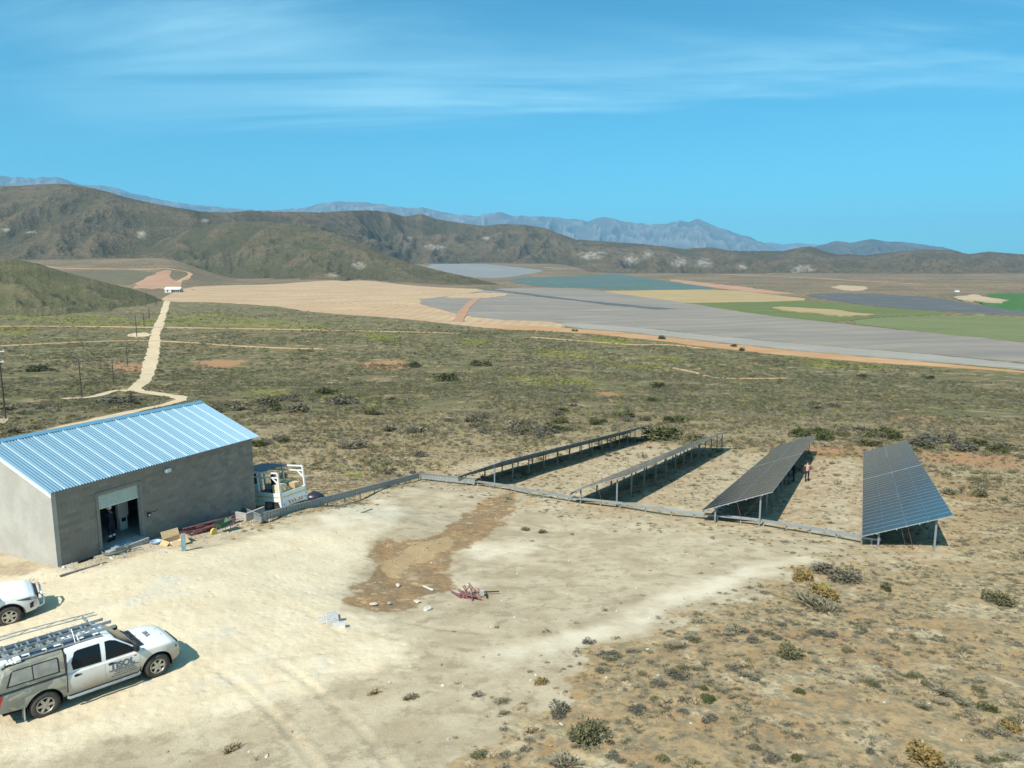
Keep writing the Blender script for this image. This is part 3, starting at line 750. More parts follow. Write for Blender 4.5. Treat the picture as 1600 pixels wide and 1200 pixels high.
# ---------------------------------------------------------------- block building
m_blk = [flat('grey_block_a', (.250, .222, .190), .95, 0, .05, .12, 1.6), flat('grey_block_b', (.275, .246, .212), .95, 0, .05, .12, 1.6), flat('grey_block_c', (.225, .198, .168), .95, 0, .05, .12, 1.6)]
kp = N('bagged_plaster', .95, 0, .05)
pc = kp.mix(kp.rng(kp.noise(.9, 5, .6, kp.pos(True)), .35, .65), (.36, .34, .30), (.42, .40, .355))
pc = kp.mix(kp.math('MULTIPLY', kp.rng(kp.noise(7, 5, .65, kp.pos(True)), .5, .7), .4), pc, (.30, .28, .245))
kp.color(pc); kp.bump(kp.noise(30, 4, .6, kp.pos(True)), .25, .01)
m_plaster = kp.m
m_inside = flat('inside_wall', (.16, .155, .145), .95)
m_slab = flat('concrete_slab', (.36, .34, .31), .9)
kr = N('zinc_pan_sky_tint', .36, .55, .5)  # pan colour carries the blue sky reflection of the troughs
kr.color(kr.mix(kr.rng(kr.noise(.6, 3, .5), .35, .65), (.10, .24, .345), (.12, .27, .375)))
m_zinc2 = flat('zinc_crown_sunlit', (.26, .40, .49), .34, .45, .5, .05)  # lighter colour puts sunlight on rib crowns and left flanks
m_zinc3 = flat('zinc_lap_sunlit', (.40, .53, .60), .36, .3, .5, .03)  # brightest painted sunlight, on the lap ribs
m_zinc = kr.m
m_ridge = flat('ridge_metal', (.24, .48, .62), .38, .7, .5, .08)
m_white = flat('white_paint', (.78, .78, .75), .5, 0, .4, .05)
m_shut = flat('shutter_paint', (.60, .61, .54), .5, 0, .4, .06)
m_black = flat('black_plastic', (.02, .02, .022), .6, 0, .4)
m_galv = flat('galvanised', (.36, .39, .40), .45, .55, .5, .15, 9)
m_galvd = flat('galvanised_dull', (.36, .365, .345), .55, .4, .5, .18, 9)
m_wood = flat('grey_timber', (.20, .17, .14), .9, 0, .1, .25)

BAZ = R(25.455)
Bl, Bn = Vector((math.sin(BAZ), math.cos(BAZ), 0)), Vector((math.cos(BAZ), -math.sin(BAZ), 0))
BO = Vector((-20.206, 30.577, -12.9 + CAMZ))
BRZ = math.pi / 2 - BAZ
def bw(x, y, z): return BO + Bl * x - Bn * y + Vector((0, 0, z))     # building coordinates -> world
BL, BHALF, BRISE, BEZ = 11.75, 4.523, 1.693, 3.41
bld = empty('storehouse', BO, BRZ, 'grey block storehouse with blue corrugated metal roof and half open roller door', 'building')
DX0, DX1, DZ1 = 2.12, 4.25, 2.64
w_ = MB()
w_.box(0, DX0, .012, .2, -1.6, BEZ - .05); w_.box(DX1, BL, .012, .2, -1.8, BEZ - .05); w_.box(DX0, DX1, .012, .2, DZ1, BEZ - .05); w_.box(DX0, DX1, .012, .2, -1.6, -.02)
w_.build('front_wall', m_blk[0], bld)
slope = BRISE / BHALF
def gable(x0, x1, yf=.001):
    g_ = MB()
    pr = [(x0, .2 if x0 < 1 else .2, -1.8), (x0, .0, -1.8), (x0, .0, BEZ - .06), (x0, BHALF, BEZ - .06 + BRISE), (x0, 2 * BHALF, BEZ - .06), (x0, 2 * BHALF, -1.8)]
    pr = [(x0, yf, -1.8), (x0, yf, BEZ - .06), (x0, BHALF, BEZ - .06 + BRISE), (x0, 2 * BHALF, BEZ - .06), (x0, 2 * BHALF, -1.8)]
    return g_.prism(pr, (x1 - x0, 0, 0))
gable(-.004, .196).build('gable_wall', m_plaster, bld)
gable(BL - .2, BL - .003, .03).build('gable_wall', m_plaster, bld)
MB().box(.2, BL - .2, 2 * BHALF - .2, 2 * BHALF - .002, -1.8, BEZ - .05).build('rear_wall', m_plaster, bld)
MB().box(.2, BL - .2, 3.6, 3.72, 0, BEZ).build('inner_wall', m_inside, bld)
MB().box(.2, BL - .2, .2, 3.6, -.25, 0).box(DX0 + .005, DX1 - .005, -.5, .2, -.25, -.012).build('floor', m_slab, bld)
# corner plaster edge and raised plaster band round the door
MB().box(-.012, .05, -.012, -.001, -1.6, BEZ - .12).build('corner_edge', m_plaster, bld)
m_frame = flat('door_plaster', (.235, .22, .195), .95, 0, .05, .1)
MB().box(DX0 - .13, DX0, -.03, .2, 0, DZ1).box(DX1, DX1 + .16, -.035, .2, -.6, DZ1).box(DX0 - .13, DX1 + .16, -.03, .2, DZ1, DZ1 + .16).build('door_surround', m_frame, bld)
# blocks of the front wall, thinly bagged over: each shows as a faint patch
blkm = {}
def block_mesh(wd, mi):
    if (wd, mi) not in blkm:
        e = .006
        b_ = MB(); b_.box(.003, wd - .003, .0075, .0118, .003, .197)
        blkm[(wd, mi)] = b_.mesh('block', m_blk[mi])
    return blkm[(wd, mi)]
blocks = []
for cz in range(-7, 17):
    z = cz * .2 + .02
    if z + .2 > BEZ - .06: continue
    x = 0.06 if cz % 2 == 0 else -.14
    while x < BL - .05:
        a, b = max(x, .06), min(x + .4, BL - .02)
        x += .4
        if z < DZ1 + .16 and b > DX0 - .13 and a < DX1 + .16:
            if a < DX0 - .15: b = min(b, DX0 - .13)
            elif b > DX1 + .18: a = max(a, DX1 + .16)
            else: continue
        if b - a < .08: continue
        if bw(a, 0, z + .2).z < gz(*bw(a, -.05, 0)[:2]) - .02: continue
        blocks.append((a, z, round(b - a, 2), random.choices((0, 1, 2), (5, 2, 2))[0], random.uniform(0, .002)))
blocks.sort(key=lambda q_: (bw(q_[0], 0, q_[1]) - Vector((0, 0, CAMZ))).length)
for a, z, wd, mi, off in blocks[:300]:
    link('block', block_mesh(wd, mi), bld, (a, -off, z))
rest = MB()
for a, z, wd, mi, off in blocks[300:]: rest.box(a + .003, a + wd - .003, .0075 - off, .0118, z + .003, z + .197, mi)
tag(rest.build('blockwork', m_blk, bld), kind='stuff')
# roof: single troughed sheets, lapped; front and rear slope
PITCHA = math.atan(slope)
def roof_sheet(lap):
    m = MB(); n = 5; pw = .142; wdt = n * pw; ln = (BHALF + .16) / math.cos(PITCHA)
    P = []
    for k in range(n):
        x = k * pw
        P += [(x, 0), (x + .058, 0), (x + .084, .045), (x + .120, .045), (x + pw, 0)][:5 if k == n - 1 else 4]
    P.insert(0, (-.090, .005)); P.insert(1, (-.062, .056)); P.insert(2, (-.012, .056)); P[3] = (.006, .0035)
    P = [(a, b) for a, b in P]
    vs = [(a, 0, b) for a, b in P] + [(a, ln, b) for a, b in P]
    c = len(P)
    for i in range(c - 1):
        hi = max(P[i][1], P[i + 1][1]); mi = 2 if i < 3 else (1 if hi > .03 and P[i + 1][1] > .03 else 0)  # sun-facing flanks and tops get the lighter slots: sunlight put into colour
        m.add([vs[i], vs[i + 1], vs[c + i + 1], vs[c + i]], [(0, 1, 2, 3)], mi)
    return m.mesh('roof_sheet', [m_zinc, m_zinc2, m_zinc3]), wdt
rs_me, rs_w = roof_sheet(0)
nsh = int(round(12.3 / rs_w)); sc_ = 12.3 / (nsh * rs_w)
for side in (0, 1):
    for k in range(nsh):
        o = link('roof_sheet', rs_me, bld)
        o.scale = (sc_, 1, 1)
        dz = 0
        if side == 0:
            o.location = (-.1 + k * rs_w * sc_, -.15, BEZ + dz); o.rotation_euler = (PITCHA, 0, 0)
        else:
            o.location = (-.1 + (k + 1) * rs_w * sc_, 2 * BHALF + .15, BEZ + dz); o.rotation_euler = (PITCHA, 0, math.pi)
rc = MB()
for s_ in (-1, 1):
    a = [(-.12, BHALF, BEZ + BRISE + .12), (-.12, BHALF + s_ * .27, BEZ + BRISE + .12 - .27 * slope), (-.12, BHALF + s_ * .27, BEZ + BRISE + .108 - .27 * slope), (-.12, BHALF, BEZ + BRISE + .108)]
    rc.prism(a, (12.35, 0, 0))
rc.build('ridge_cap', m_ridge, bld)
for s_ in (-1, 1):
    y0, y1 = BHALF + s_ * (BHALF + .2), BHALF
    MB().prism([(-.135, y0, BEZ - .20), (-.135, y1, BEZ - .20 + (BHALF + .2) * slope), (-.135, y1, BEZ + .02 + (BHALF + .2) * slope), (-.135, y0, BEZ + .02)], (.03, 0, 0)).build('bargeboard', m_white, bld)
# roller door: curtain of curved slats, half raised
sh = MB(); nsl = 8
for k in range(nsl):
    z0 = 2.02 + k * .081
    pr = [(DX0 + .01, yy, z0 + .081 * t) for t, yy in ((0, .085), (.05, .05), (.35, .03), (.65, .05), (.70, .085), (1, .085))]
    for a, b in zip(pr[:-1], pr[1:]):
        sh.add([a, b, (DX1 - .01, b[1], b[2]), (DX1 - .01, a[1], a[2])], [(0, 1, 2, 3)])
sh.box(DX0 + .01, DX1 - .01, .03, .075, 1.97, 2.018)
sh.build('roller_shutter', m_shut, bld)
MB().box(DX0, DX0 + .05, .02, .1, 0, DZ1 - .01).box(DX1 - .05, DX1, .02, .1, 0, DZ1 - .01).build('shutter_track', m_galvd, bld)
MB().box(BL + .0, BL + .05, 2.0, 2.5, 1.9, 2.6).build('vent_box', m_black, bld)
lt = MB().box(5.72, 6.02, -.20, -.05, 2.86, 3.02); lt.box(5.82, 5.92, -.05, .0, 2.9, 2.98)
tag(lt.build('floodlight', m_white, bld)); 
MB().box(5.74, 6.0, -.215, -.201, 2.875, 3.005).build('lamp_glass', flat('lamp_glass', (.55, .6, .62), .15), bld.children[-1])
so = MB().box(4.60, 4.74, -.07, -.005, .86, 1.08).build('wall_socket', m_black, bld)
MB().box(4.63, 4.71, -.078, -.07, .9, .98).build('cover', m_white, so)
MB().tube([(4.74, -.03, 1.0), (4.9, -.03, 1.06), (5.05, -.03, 1.0), (5.2, -.03, 1.07)], .012, 5).build('cable', m_black, so)

# ---------------------------------------------------------------- inside the door
def fl(px, py, zz=0.0):
    r = pray(px, py); zc0 = BO.z + zz - CAMZ
    k = zc0 / r[2]
    return Vector((r[0] * k, r[1] * k, BO.z + zz))
m_cab = flat('pale_enamel', (.62, .64, .62), .4, 0, .4, .04)
def inr(px, py, yl):
    r = Vector(pray(px, py)); o_ = cam.location - BO; k = (-yl - o_.dot(Bn)) / r.dot(Bn); q_ = o_ + r * k
    return q_.dot(Bl), q_.z
ix_, iz_ = inr(189, 795, 1.7); jx_, jz_ = inr(193.5, 816, 1.6)
cb = empty('switch_cabinet', bw(ix_, 1.75, iz_ - 2.05), BRZ, 'pale grey upper cabinet on the inner wall behind the door', 'cabinet')
MB().box(-.28, .28, -.2, 0, 1.65, 2.45).build('housing', m_cab, cb); MB().box(-.24, .24, -.215, -.2, 1.7, 2.4).build('door_panel', m_cab, cb)
MB().tube([(0, -.1, 1.65), (0, -.1, 2.05 - iz_)], .03, 6).build('conduit', m_galvd, cb)
iv = empty('inverter', bw(jx_, 1.85, 0), BRZ, 'white inverter unit standing low behind the worker', 'inverter')
MB().box(-.2, .2, -.25, 0, jz_ - .38, jz_ + .38).build('housing', m_white, iv); MB().box(-.12, .12, -.262, -.25, jz_ + .05, jz_ + .25).build('display', m_black, iv)
MB().box(-.2, -.14, -.2, -.05, 0, jz_ - .38).box(.14, .2, -.2, -.05, 0, jz_ - .38).build('stand', m_black, iv)
tag(MB().box(-.5, .5, -.3, .3, 0, .06).box(-.3, .6, -.1, .25, .06, .10).build('packing_sheet', flat('sheet_blue', (.25, .30, .34), .7), None, bw(2.9, -.15, -.005), (0, 0, BRZ + .1)), 'flat pale blue packing sheets lying in the doorway', 'sheet')

# ---------------------------------------------------------------- people
def limb(a, b, t): return tuple(a[i] + (b[i] - a[i]) * t for i in range(3))
m_skin = flat('skin', (.38, .235, .175), .6, 0, .3, .06)
m_navy = flat('navy_cloth', (.018, .022, .042), .9, 0, .1)
m_dark = flat('dark_trousers', (.022, .026, .042), .9, 0, .1)
m_shoe = flat('dark_boot', (.018, .015, .013), .7)
m_hair = flat('brown_hair', (.045, .024, .015), .8)
m_refl = flat('reflective_tape', (.75, .77, .78), .4, 0, .5, .03)
m_cap = flat('white_cap', (.72, .72, .74), .7)
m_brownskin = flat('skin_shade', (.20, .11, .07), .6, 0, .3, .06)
def person(J, mats, mat_of, label, loc, rz, hair=None, extras=()):
    """one skinned body; J: joint name -> (position, radius); mat_of: joint -> material slot"""
    names, pos, rad, edges = [], [], [], []
    def v(nm, p, r): names.append(nm); pos.append(tuple(p)); rad.append(r); return len(pos) - 1
    idx = {}
    for nm, (p, r) in J.items(): idx[nm] = v(nm, p, r)
    for a, b in (('pelvis', 'waist'), ('waist', 'chest'), ('chest', 'neck'), ('neck', 'jaw'), ('jaw', 'crown')):
        edges.append((idx[a], idx[b]))
    for s_ in 'lr':
        for a, b in (('chest', 'sho' + s_), ('sho' + s_, 'elb' + s_), ('elb' + s_, 'wri' + s_), ('wri' + s_, 'palm' + s_), ('pelvis', 'hip' + s_), ('hip' + s_, 'kne' + s_), ('kne' + s_, 'ank' + s_), ('ank' + s_, 'toe' + s_)):
            edges.append((idx[a], idx[b]))
        pw, pp = Vector(J['wri' + s_][0]), Vector(J['palm' + s_][0])
        d = (pp - pw).normalized(); sd_ = d.cross(Vector((0, 1, .2))).normalized(); bend = d.cross(sd_).normalized()
        for k, ln in enumerate((.070, .080, .074, .058)):
            o_ = (k - 1.5) * .021
            a = v('palm' + s_, pp + sd_ * o_ + d * .03, .0095); b = v('palm' + s_, pp + sd_ * o_ * 1.05 + d * (.03 + ln * .55) + bend * .012, .0085); c = v('palm' + s_, pp + sd_ * o_ + d * (.03 + ln) + bend * .03, .007)
            edges += [(idx['palm' + s_], a), (a, b), (b, c)]
        a = v('palm' + s_, pp - d * .03 + sd_ * .04, .011); b = v('palm' + s_, pp + d * .015 + sd_ * .062 + bend * .012, .009)
        edges += [(idx['palm' + s_], a), (a, b)]
    me = bpy.data.meshes.new('body'); me.from_pydata(pos, edges, [])
    o = bpy.data.objects.new('tmp', me); col.objects.link(o)
    sk = o.modifiers.new('skin', 'SKIN'); sk.use_smooth_shade = True
    for i, d in enumerate(me.skin_vertices[0].data):
        d.radius = (rad[i], rad[i]); d.use_root = (i == idx['pelvis'])
    sub = o.modifiers.new('sub', 'SUBSURF'); sub.levels = 1; sub.render_levels = 1
    dg = bpy.context.evaluated_depsgraph_get()
    bm_ = bpy.data.meshes.new_from_object(o.evaluated_get(dg))
    bpy.data.objects.remove(o); bpy.data.meshes.remove(me)
    bm_.name = 'person'
    bm_.materials.clear()
    for m in mats: bm_.materials.append(m)
    pa = np.array(pos)
    ea = [(pa[a], pa[b], names[b] if names[b] in mat_of else names[a]) for a, b in edges]
    for pl in bm_.polygons:
        c = np.array(pl.center); best, bn_ = 9, None
        for a, b, nm in ea:
            e = b - a; t = np.clip((c - a) @ e / max(e @ e, 1e-9), 0, 1); dd = np.linalg.norm(c - a - e * t)
            if dd < best: best, bn_ = dd, nm
        pl.material_index = mat_of.get(bn_, 0)
    po = link('person', bm_, None, loc, (0, 0, rz))
    tag(po, label, 'person')
    hp, cp_ = Vector(J['jaw'][0]), Vector(J['crown'][0])
    up = (cp_ - hp).normalized()
    M_ = Matrix.Translation(hp + up * .05) @ up.to_track_quat('Z', 'Y').to_matrix().to_4x4()
    if hair:
        h_ = MB(); h_.lathe([(.107, -.02), (.112, .03), (.10, .085), (.065, .125), (.0, .138)], M_ @ Matrix.Translation((0, -.018, 0)), 12)
        h_.build(hair[0], hair[1], po, smooth=60)
    return po
def stand_joints(h=1.75, lean=0.0, arms=0.25, step=.0, knee=.03, reach=0.0):
    """faces +y; lean bends the trunk forward from the pelvis"""
    k = h / 1.75
    def T2(y, z):   # rotate about pelvis by lean
        dz = z - .93; c, s_ = math.cos(lean), math.sin(lean)
        return (y * c + dz * s_, .93 + dz * c - y * s_)
    def p(x, y, z):
        if z > .95: y, z = T2(y, z)
        return (x * k, y * k, z * k)
    J = dict(pelvis=(p(0, 0, .93), .125 * k), waist=(p(0, 0, 1.10), .12 * k), chest=(p(0, 0, 1.32), .145 * k), neck=(p(0, .01, 1.50), .058 * k), jaw=(p(0, .03, 1.58), .075 * k), crown=(p(0, .03, 1.67), .085 * k))
    for s_, sg in (('l', -1), ('r', 1)):
        st = step * sg
        J['sho' + s_] = (p(sg * .19, 0, 1.42), .068 * k)
        sx, sy, sz = J['sho' + s_][0]
        ea = reach if s_ == 'r' else reach * .8
        J['elb' + s_] = ((sx + sg * .07 * k, sy + (.06 + ea * .22) * k, sz - (.28 - ea * .10) * k), .047 * k)
        ex, ey, ez = J['elb' + s_][0]
        J['wri' + s_] = ((ex - sg * .03 * k, ey + (.10 + ea * .16) * k, ez - (.22 - ea * .2) * k), .032 * k)
        wx, wy, wz = J['wri' + s_][0]
        J['palm' + s_] = ((wx - sg * .01, wy + (.03 + ea * .04) * k, wz - (.075 - ea * .05) * k), .034 * k)
        J['hip' + s_] = ((sg * .095 * k, .0, .88 * k), .095 * k)
        J['kne' + s_] = ((sg * .11 * k, (st * .55 + knee) * k, .49 * k), .066 * k)
        J['ank' + s_] = ((sg * .115 * k, (st - .02) * k, .085 * k), .045 * k)
        J['toe' + s_] = ((sg * .125 * k, (st + .17) * k, .045 * k), .042 * k)
    return J
base = dict(pelvis=1, waist=0, chest=0, neck=2, jaw=2, crown=2, shol=0, shor=0, elbl=0, elbr=0, wril=2, wrir=2, palml=2, palmr=2, hipl=1, hipr=1, knel=1, kner=1, ankl=1, ankr=1, toel=3, toer=3)
# worker in the doorway, seen from behind
wk = fl(176, 846)
mo = dict(base); mo.update(wril=0, wrir=0)
wp = person(stand_joints(1.78, .06, reach=.9), [m_navy, m_navy, m_brownskin, m_shoe], mo, 'worker in dark overalls with reflective cuffs and white cap standing inside the doorway', wk, BRZ + .15)
Jw = stand_joints(1.78, .06, reach=.9)
M_ = Matrix.Translation(Vector(Jw['jaw'][0]) + Vector((0, -.01, .055)))
MB().lathe([(.118, 0), (.122, .05), (.10, .11), (.05, .14), (0, .145)], M_, 14).box(-.07, .07, .10, .2, -.0, .012, 0, M_).build('cap', m_cap, wp, smooth=50)
for s_ in 'lr':
    for a, b, t, r in (('elb', 'wri', .55, .052), ('kne', 'ank', .45, .072)):
        c0, c1 = limb(Jw[a + s_][0], Jw[b + s_][0], t - .1), limb(Jw[a + s_][0], Jw[b + s_][0], t + .1)
        MB().tube([c0, c1], r, 10).build('reflective_band', m_refl, wp)
# shirtless man bending beside the third array
sp_ = hit(1260.5, 752.5)
mo = dict(base); mo.update(waist=2, chest=2, shol=2, shor=2, elbl=2, elbr=2)
person(stand_joints(1.80, .42, step=.16, reach=.35), [m_skin, m_dark, m_skin, m_shoe], mo, 'shirtless man in dark trousers bending forward beside the solar panels', Vector(sp_), R(-20), ('hair', m_hair))
# man in the shade under the panels
s2 = hit(1240, 752)
person(stand_joints(1.80, .12, step=.1, reach=.7), [m_navy, m_dark, m_brownskin, m_shoe], base, 'man in dark clothes standing in the shade under the panels', Vector(s2), R(40), ('hair', m_hair))

# ---------------------------------------------------------------- solar arrays
kg = N('panel_glass', .10, 0, .5)
kg.color(kg.mix(kg.rng(kg.noise(1.3, 3, .5, kg.pos(True)), .35, .65), (.009, .012, .022), (.015, .019, .030)))
kg.rough(kg.rng(kg.noise(3, 4, .6, kg.pos()), .35, .7, .10, .20))
m_glass = kg.m
m_alu = flat('silver_frame', (.40, .42, .44), .38, .6, .5, .05)
m_line = flat('busbar', (.12, .14, .165), .35, .3, .5, .05)
PW, PL_ = 1.134, 2.262
m_steel = flat('shade_dark_steel', (.10, .11, .12), .55, .3, .4)  # rafter colour darkened to paint in the shade under the rows
m_post = flat('post_steel', (.24, .27, .285), .5, .4, .5, .12)
pm = MB()
fr = .011
pm.box(0, PW, 0, fr, -.035, 0, 1).box(0, PW, PL_ - fr, PL_, -.035, 0, 1).box(0, fr, fr, PL_ - fr, -.035, 0, 1).box(PW - fr, PW, fr, PL_ - fr, -.035, 0, 1)
pm.box(fr, PW - fr, fr, PL_ - fr, -.012, -.003, 0)
pm.add([(fr, PL_ / 2 - .007, -.001), (PW - fr, PL_ / 2 - .007, -.001), (PW - fr, PL_ / 2 + .007, -.001), (fr, PL_ / 2 + .007, -.001)], [(0, 1, 2, 3)], 2)
panel_me = pm.mesh('solar_panel', [m_glass, m_alu, m_line])
AAZ, ATL, ASL = R(26.18), R(22.9), R(-6.95)
al = Vector((math.sin(AAZ) * math.cos(ASL), math.cos(AAZ) * math.cos(ASL), math.sin(ASL)))
ah = Vector((math.cos(AAZ), -math.sin(AAZ), 0)); aup = ah.cross(al)
awv = ah * math.cos(ATL) + aup * math.sin(ATL); anv = al.cross(awv) * -1
if anv.z < 0: anv = -anv
unit_post = MB().box(-.05, .05, -.035, .035, 0, 1).mesh('post', m_post)
raft_me = MB().box(-.03, .03, .12, 4.45, -.16, -.06).mesh('rafter', m_steel)
def solar_array(P, n1, n2, label):
    base_ = Vector((P[0], P[1], P[2] + CAMZ))
    # local frame: x across the slope (low to high), y downhill along the row, z off the glass
    t = empty('solar_array', base_, 0, label, 'solar array', 'rows of solar panels below the yard')
    Mx = Matrix((awv, al, anv)).transposed().to_4x4()
    t.matrix_world = Matrix.Translation(base_) @ Mx
    pit = 1.15
    gapw = .22
    L1 = n1 * pit + gapw + n2 * pit
    ys_ = [k * pit for k in range(n1)] + [n1 * pit + gapw + k * pit for k in range(n2)]
    for y in ys_:
        for rw in range(2):
            o = link('solar_panel', panel_me, t)
            # panel mesh: width along x of mesh -> along row, length -> across slope
            o.matrix_local = Matrix.Translation((rw * (PL_ + .02), y + PW, random.uniform(-.001, .001))) @ Matrix.Rotation(R(-90), 4, 'Z') @ Matrix.Rotation(random.uniform(-.0012, .0012), 4, 'Y')
    MB().box(0.02, 2 * PL_, n1 * pit - .02 + .04, n1 * pit + gapw - .05, -.05, -.02).build('gap_rail', m_alu, t)
    MB().box(.0, 2 * PL_ + .02, -.016, -.002, -.045, .002).build('end_rail', m_alu, t)
    for x in (.75, 1.75, 2.9, 3.9):
        MB().box(x - .025, x + .025, -.05, L1 - .02, -.095, -.04).build('purlin', m_galvd, t)
    inv = t.matrix_world.inverted()
    k = max(2, int(round(L1 / 3.45)))
    for i in range(k + 1):
        y = .35 + (L1 - .7) * i / k
        o = link('rafter', raft_me, t, (0, y, 0))
        for x in (.85, 3.75):
            top = t.matrix_world @ Vector((x, y, -.10))
            g0 = gz(top.x, top.y) - .15
            p_ = link('post', unit_post, t)
            p_.matrix_local = inv @ (Matrix.Translation((top.x, top.y, g0)) @ Matrix.Rotation(-AAZ, 4, 'Z') @ Matrix.Diagonal((1, 1, top.z - g0, 1)))
    for y in (.25, n1 * pit - .2):
        for x in (.5, 1.2, 2.26, 3.3, 4.1):
            MB().box(x - .02, x + .02, y - .28, y - .2, -.07, .012).build('clamp', m_alu, t)
    # loose cable and red brace at the near end
    a, b = t.matrix_world @ Vector((2.3, .1, -.08)), t.matrix_world @ Vector((2.6, .1, -.08))
    e_ = Vector((b.x + .1, b.y, gz(b.x + .1, b.y) + .02))
    MB().tube([inv @ a, inv @ ((a + e_) / 2 + Vector((.03, 0, -.05))), inv @ e_], .014, 5).build('cable', flat('red_cable', (.16, .06, .04), .7) if 'red_cable' not in bpy.data.materials else bpy.data.materials['red_cable'], t)
    return t
bpy.context.view_layer.update()
ARRS = [((19.24, 38.02, -14.27), 20, 20, 'rightmost solar array, its whole dark blue face turned to the viewer'),
        ((12.0, 44.16, -14.89), 20, 19, 'solar array with grey glass face and two men on its shaded side'),
        ((4.07, 50.5, -15.69), 19, 18, 'solar array seen edge on, second from the storehouse, with a thin grey sliver of glass'),
        ((-4.81, 59.43, -17.04), 21, 21, 'farthest solar array, black edge on and nearest the storehouse')]
for a in ARRS: solar_array(*a)

# ---------------------------------------------------------------- cable trays
def standing_tray(p0, p1, label, h0=.22, h1=.80, posts=2.4):
    a, b = Vector(hit(*p0)), Vector(hit(*p1))
    L_ = (b - a).xy.length; n = max(2, int(L_ / 1.0))
    t = empty('cable_tray', a, 0, label, 'cable tray', 'galvanised cable trays between storehouse and panels')
    pts = []
    for i in range(n + 1):
        f = i / n; x, y = a.x + (b.x - a.x) * f, a.y + (b.y - a.y) * f
        pts.append(Vector((x, y, a.z + (b.z - a.z) * f)) - a)
    d = (b - a); d.z = 0; d.normalize(); nn = Vector((-d.y, d.x, 0))
    web = MB(); rib = MB()
    for p, q_ in zip(pts[:-1], pts[1:]):
        web.add([p + Vector((0, 0, h0)), q_ + Vector((0, 0, h0)), q_ + Vector((0, 0, h1)), p + Vector((0, 0, h1)), p + nn * .02 + Vector((0, 0, h0)), q_ + nn * .02 + Vector((0, 0, h0)), q_ + nn * .02 + Vector((0, 0, h1)), p + nn * .02 + Vector((0, 0, h1))],
                [(0, 1, 2, 3), (4, 7, 6, 5), (3, 2, 6, 7), (0, 4, 5, 1)])
        for z, hh in ((h0, .04), (h1 - .04, .04)):
            A = p - nn * .06 + Vector((0, 0, z)); B = q_ - nn * .06 + Vector((0, 0, z)); C_, D = q_ + Vector((0, 0, z)), p + Vector((0, 0, z))
            up = Vector((0, 0, hh)); rib.add([A, B, C_, D, A + up, B + up, C_ + up, D + up], [(0, 3, 2, 1), (4, 5, 6, 7), (0, 1, 5, 4)])
        m = int((q_ - p).length / .26)
        for k in range(m):
            c = p.lerp(q_, (k + .5) / m)
            rib.box(-.05, .05, -.022, 0, h0 + .04, h1 - .04, 0, Matrix.Translation(c) @ Matrix.Rotation(math.atan2(d.y, d.x), 4, 'Z'))
    web.build('tray_side', m_galvd, t); rib.build('tray_rungs', m_galv, t)
    k = max(1, int(L_ / posts))
    for i in range(k + 1):
        f = min(.985, max(.015, i / k)); x, y = a.x + (b.x - a.x) * f, a.y + (b.y - a.y) * f
        MB().box(-.04, .04, -.11, -.05, min(-.2, gz(x, y) - a.z - (b.z - a.z) * f - .2), h0 + .03, 0, Matrix.Translation((x - a.x, y - a.y, (b.z - a.z) * f)) @ Matrix.Rotation(math.atan2(d.y, d.x), 4, 'Z')).build('post', m_galvd, t)
    return t
standing_tray((371, 801), (409, 819), 'short galvanised cable tray between concrete kerb and storehouse corner', .06, .52, 1.5)
standing_tray((411, 819), (655, 750), 'long galvanised cable tray on stub posts running past the truck', .20, .66, 2.3)
standing_tray((657, 750), (742, 759), 'galvanised cable tray section at the far corner leading to the panels', .15, .66, 2.4)
def flat_tray(px, label, zt=.34):
    P_ = [Vector(hit(*p)) for p in px]
    a = P_[0].copy()
    t = empty('cable_tray', a, 0, label, 'cable tray', 'galvanised cable trays between storehouse and panels')
    s_, r_ = MB(), MB()
    for p, q_ in zip(P_[:-1], P_[1:]):
        d = (q_ - p); L_ = d.length; ang = math.atan2(d.y, d.x); pit_ = -math.asin(d.z / L_)
        M_ = Matrix.Translation(p - a + Vector((0, 0, zt))) @ Matrix.Rotation(ang, 4, 'Z') @ Matrix.Rotation(pit_, 4, 'Y')
        s_.box(0, L_ + .02, -.15, -.135, 0, .09, 0, M_).box(0, L_ + .02, .135, .15, 0, .09, 0, M_).box(0, L_ + .02, -.135, .135, .0, .012, 0, M_)
        for k in range(int(L_ / .3)): r_.box(k * .3, k * .3 + .06, -.134, .134, .012, .03, 0, M_)
        for f in (.04, .55):
            c = p.lerp(q_, f)
            MB().box(-.035, .035, -.035, .035, -.2, zt - .002, 0, Matrix.Translation(Vector((c.x, c.y, gz(c.x, c.y))) - a)).build('post', m_galvd, t)
    s_.build('tray_side', m_galv, t); r_.build('tray_rungs', m_galvd, t)
    MB().tube([p - a + Vector((.35, -.55, .03 + .02 * (i % 2))) for i, p in enumerate(P_)], .02, 5).build('cable', bpy.data.materials['red_cable'], t)
    return t
flat_tray([(745, 759), (781, 764), (825, 773), (870, 781), (905, 787), (966, 794), (1045, 806)], 'low flat cable tray crossing the ends of the two farthest solar arrays')
flat_tray([(1046, 806), (1118, 814), (1190, 822), (1262, 834), (1345, 849), (1375, 853)], 'low flat cable tray crossing to the rightmost solar array')

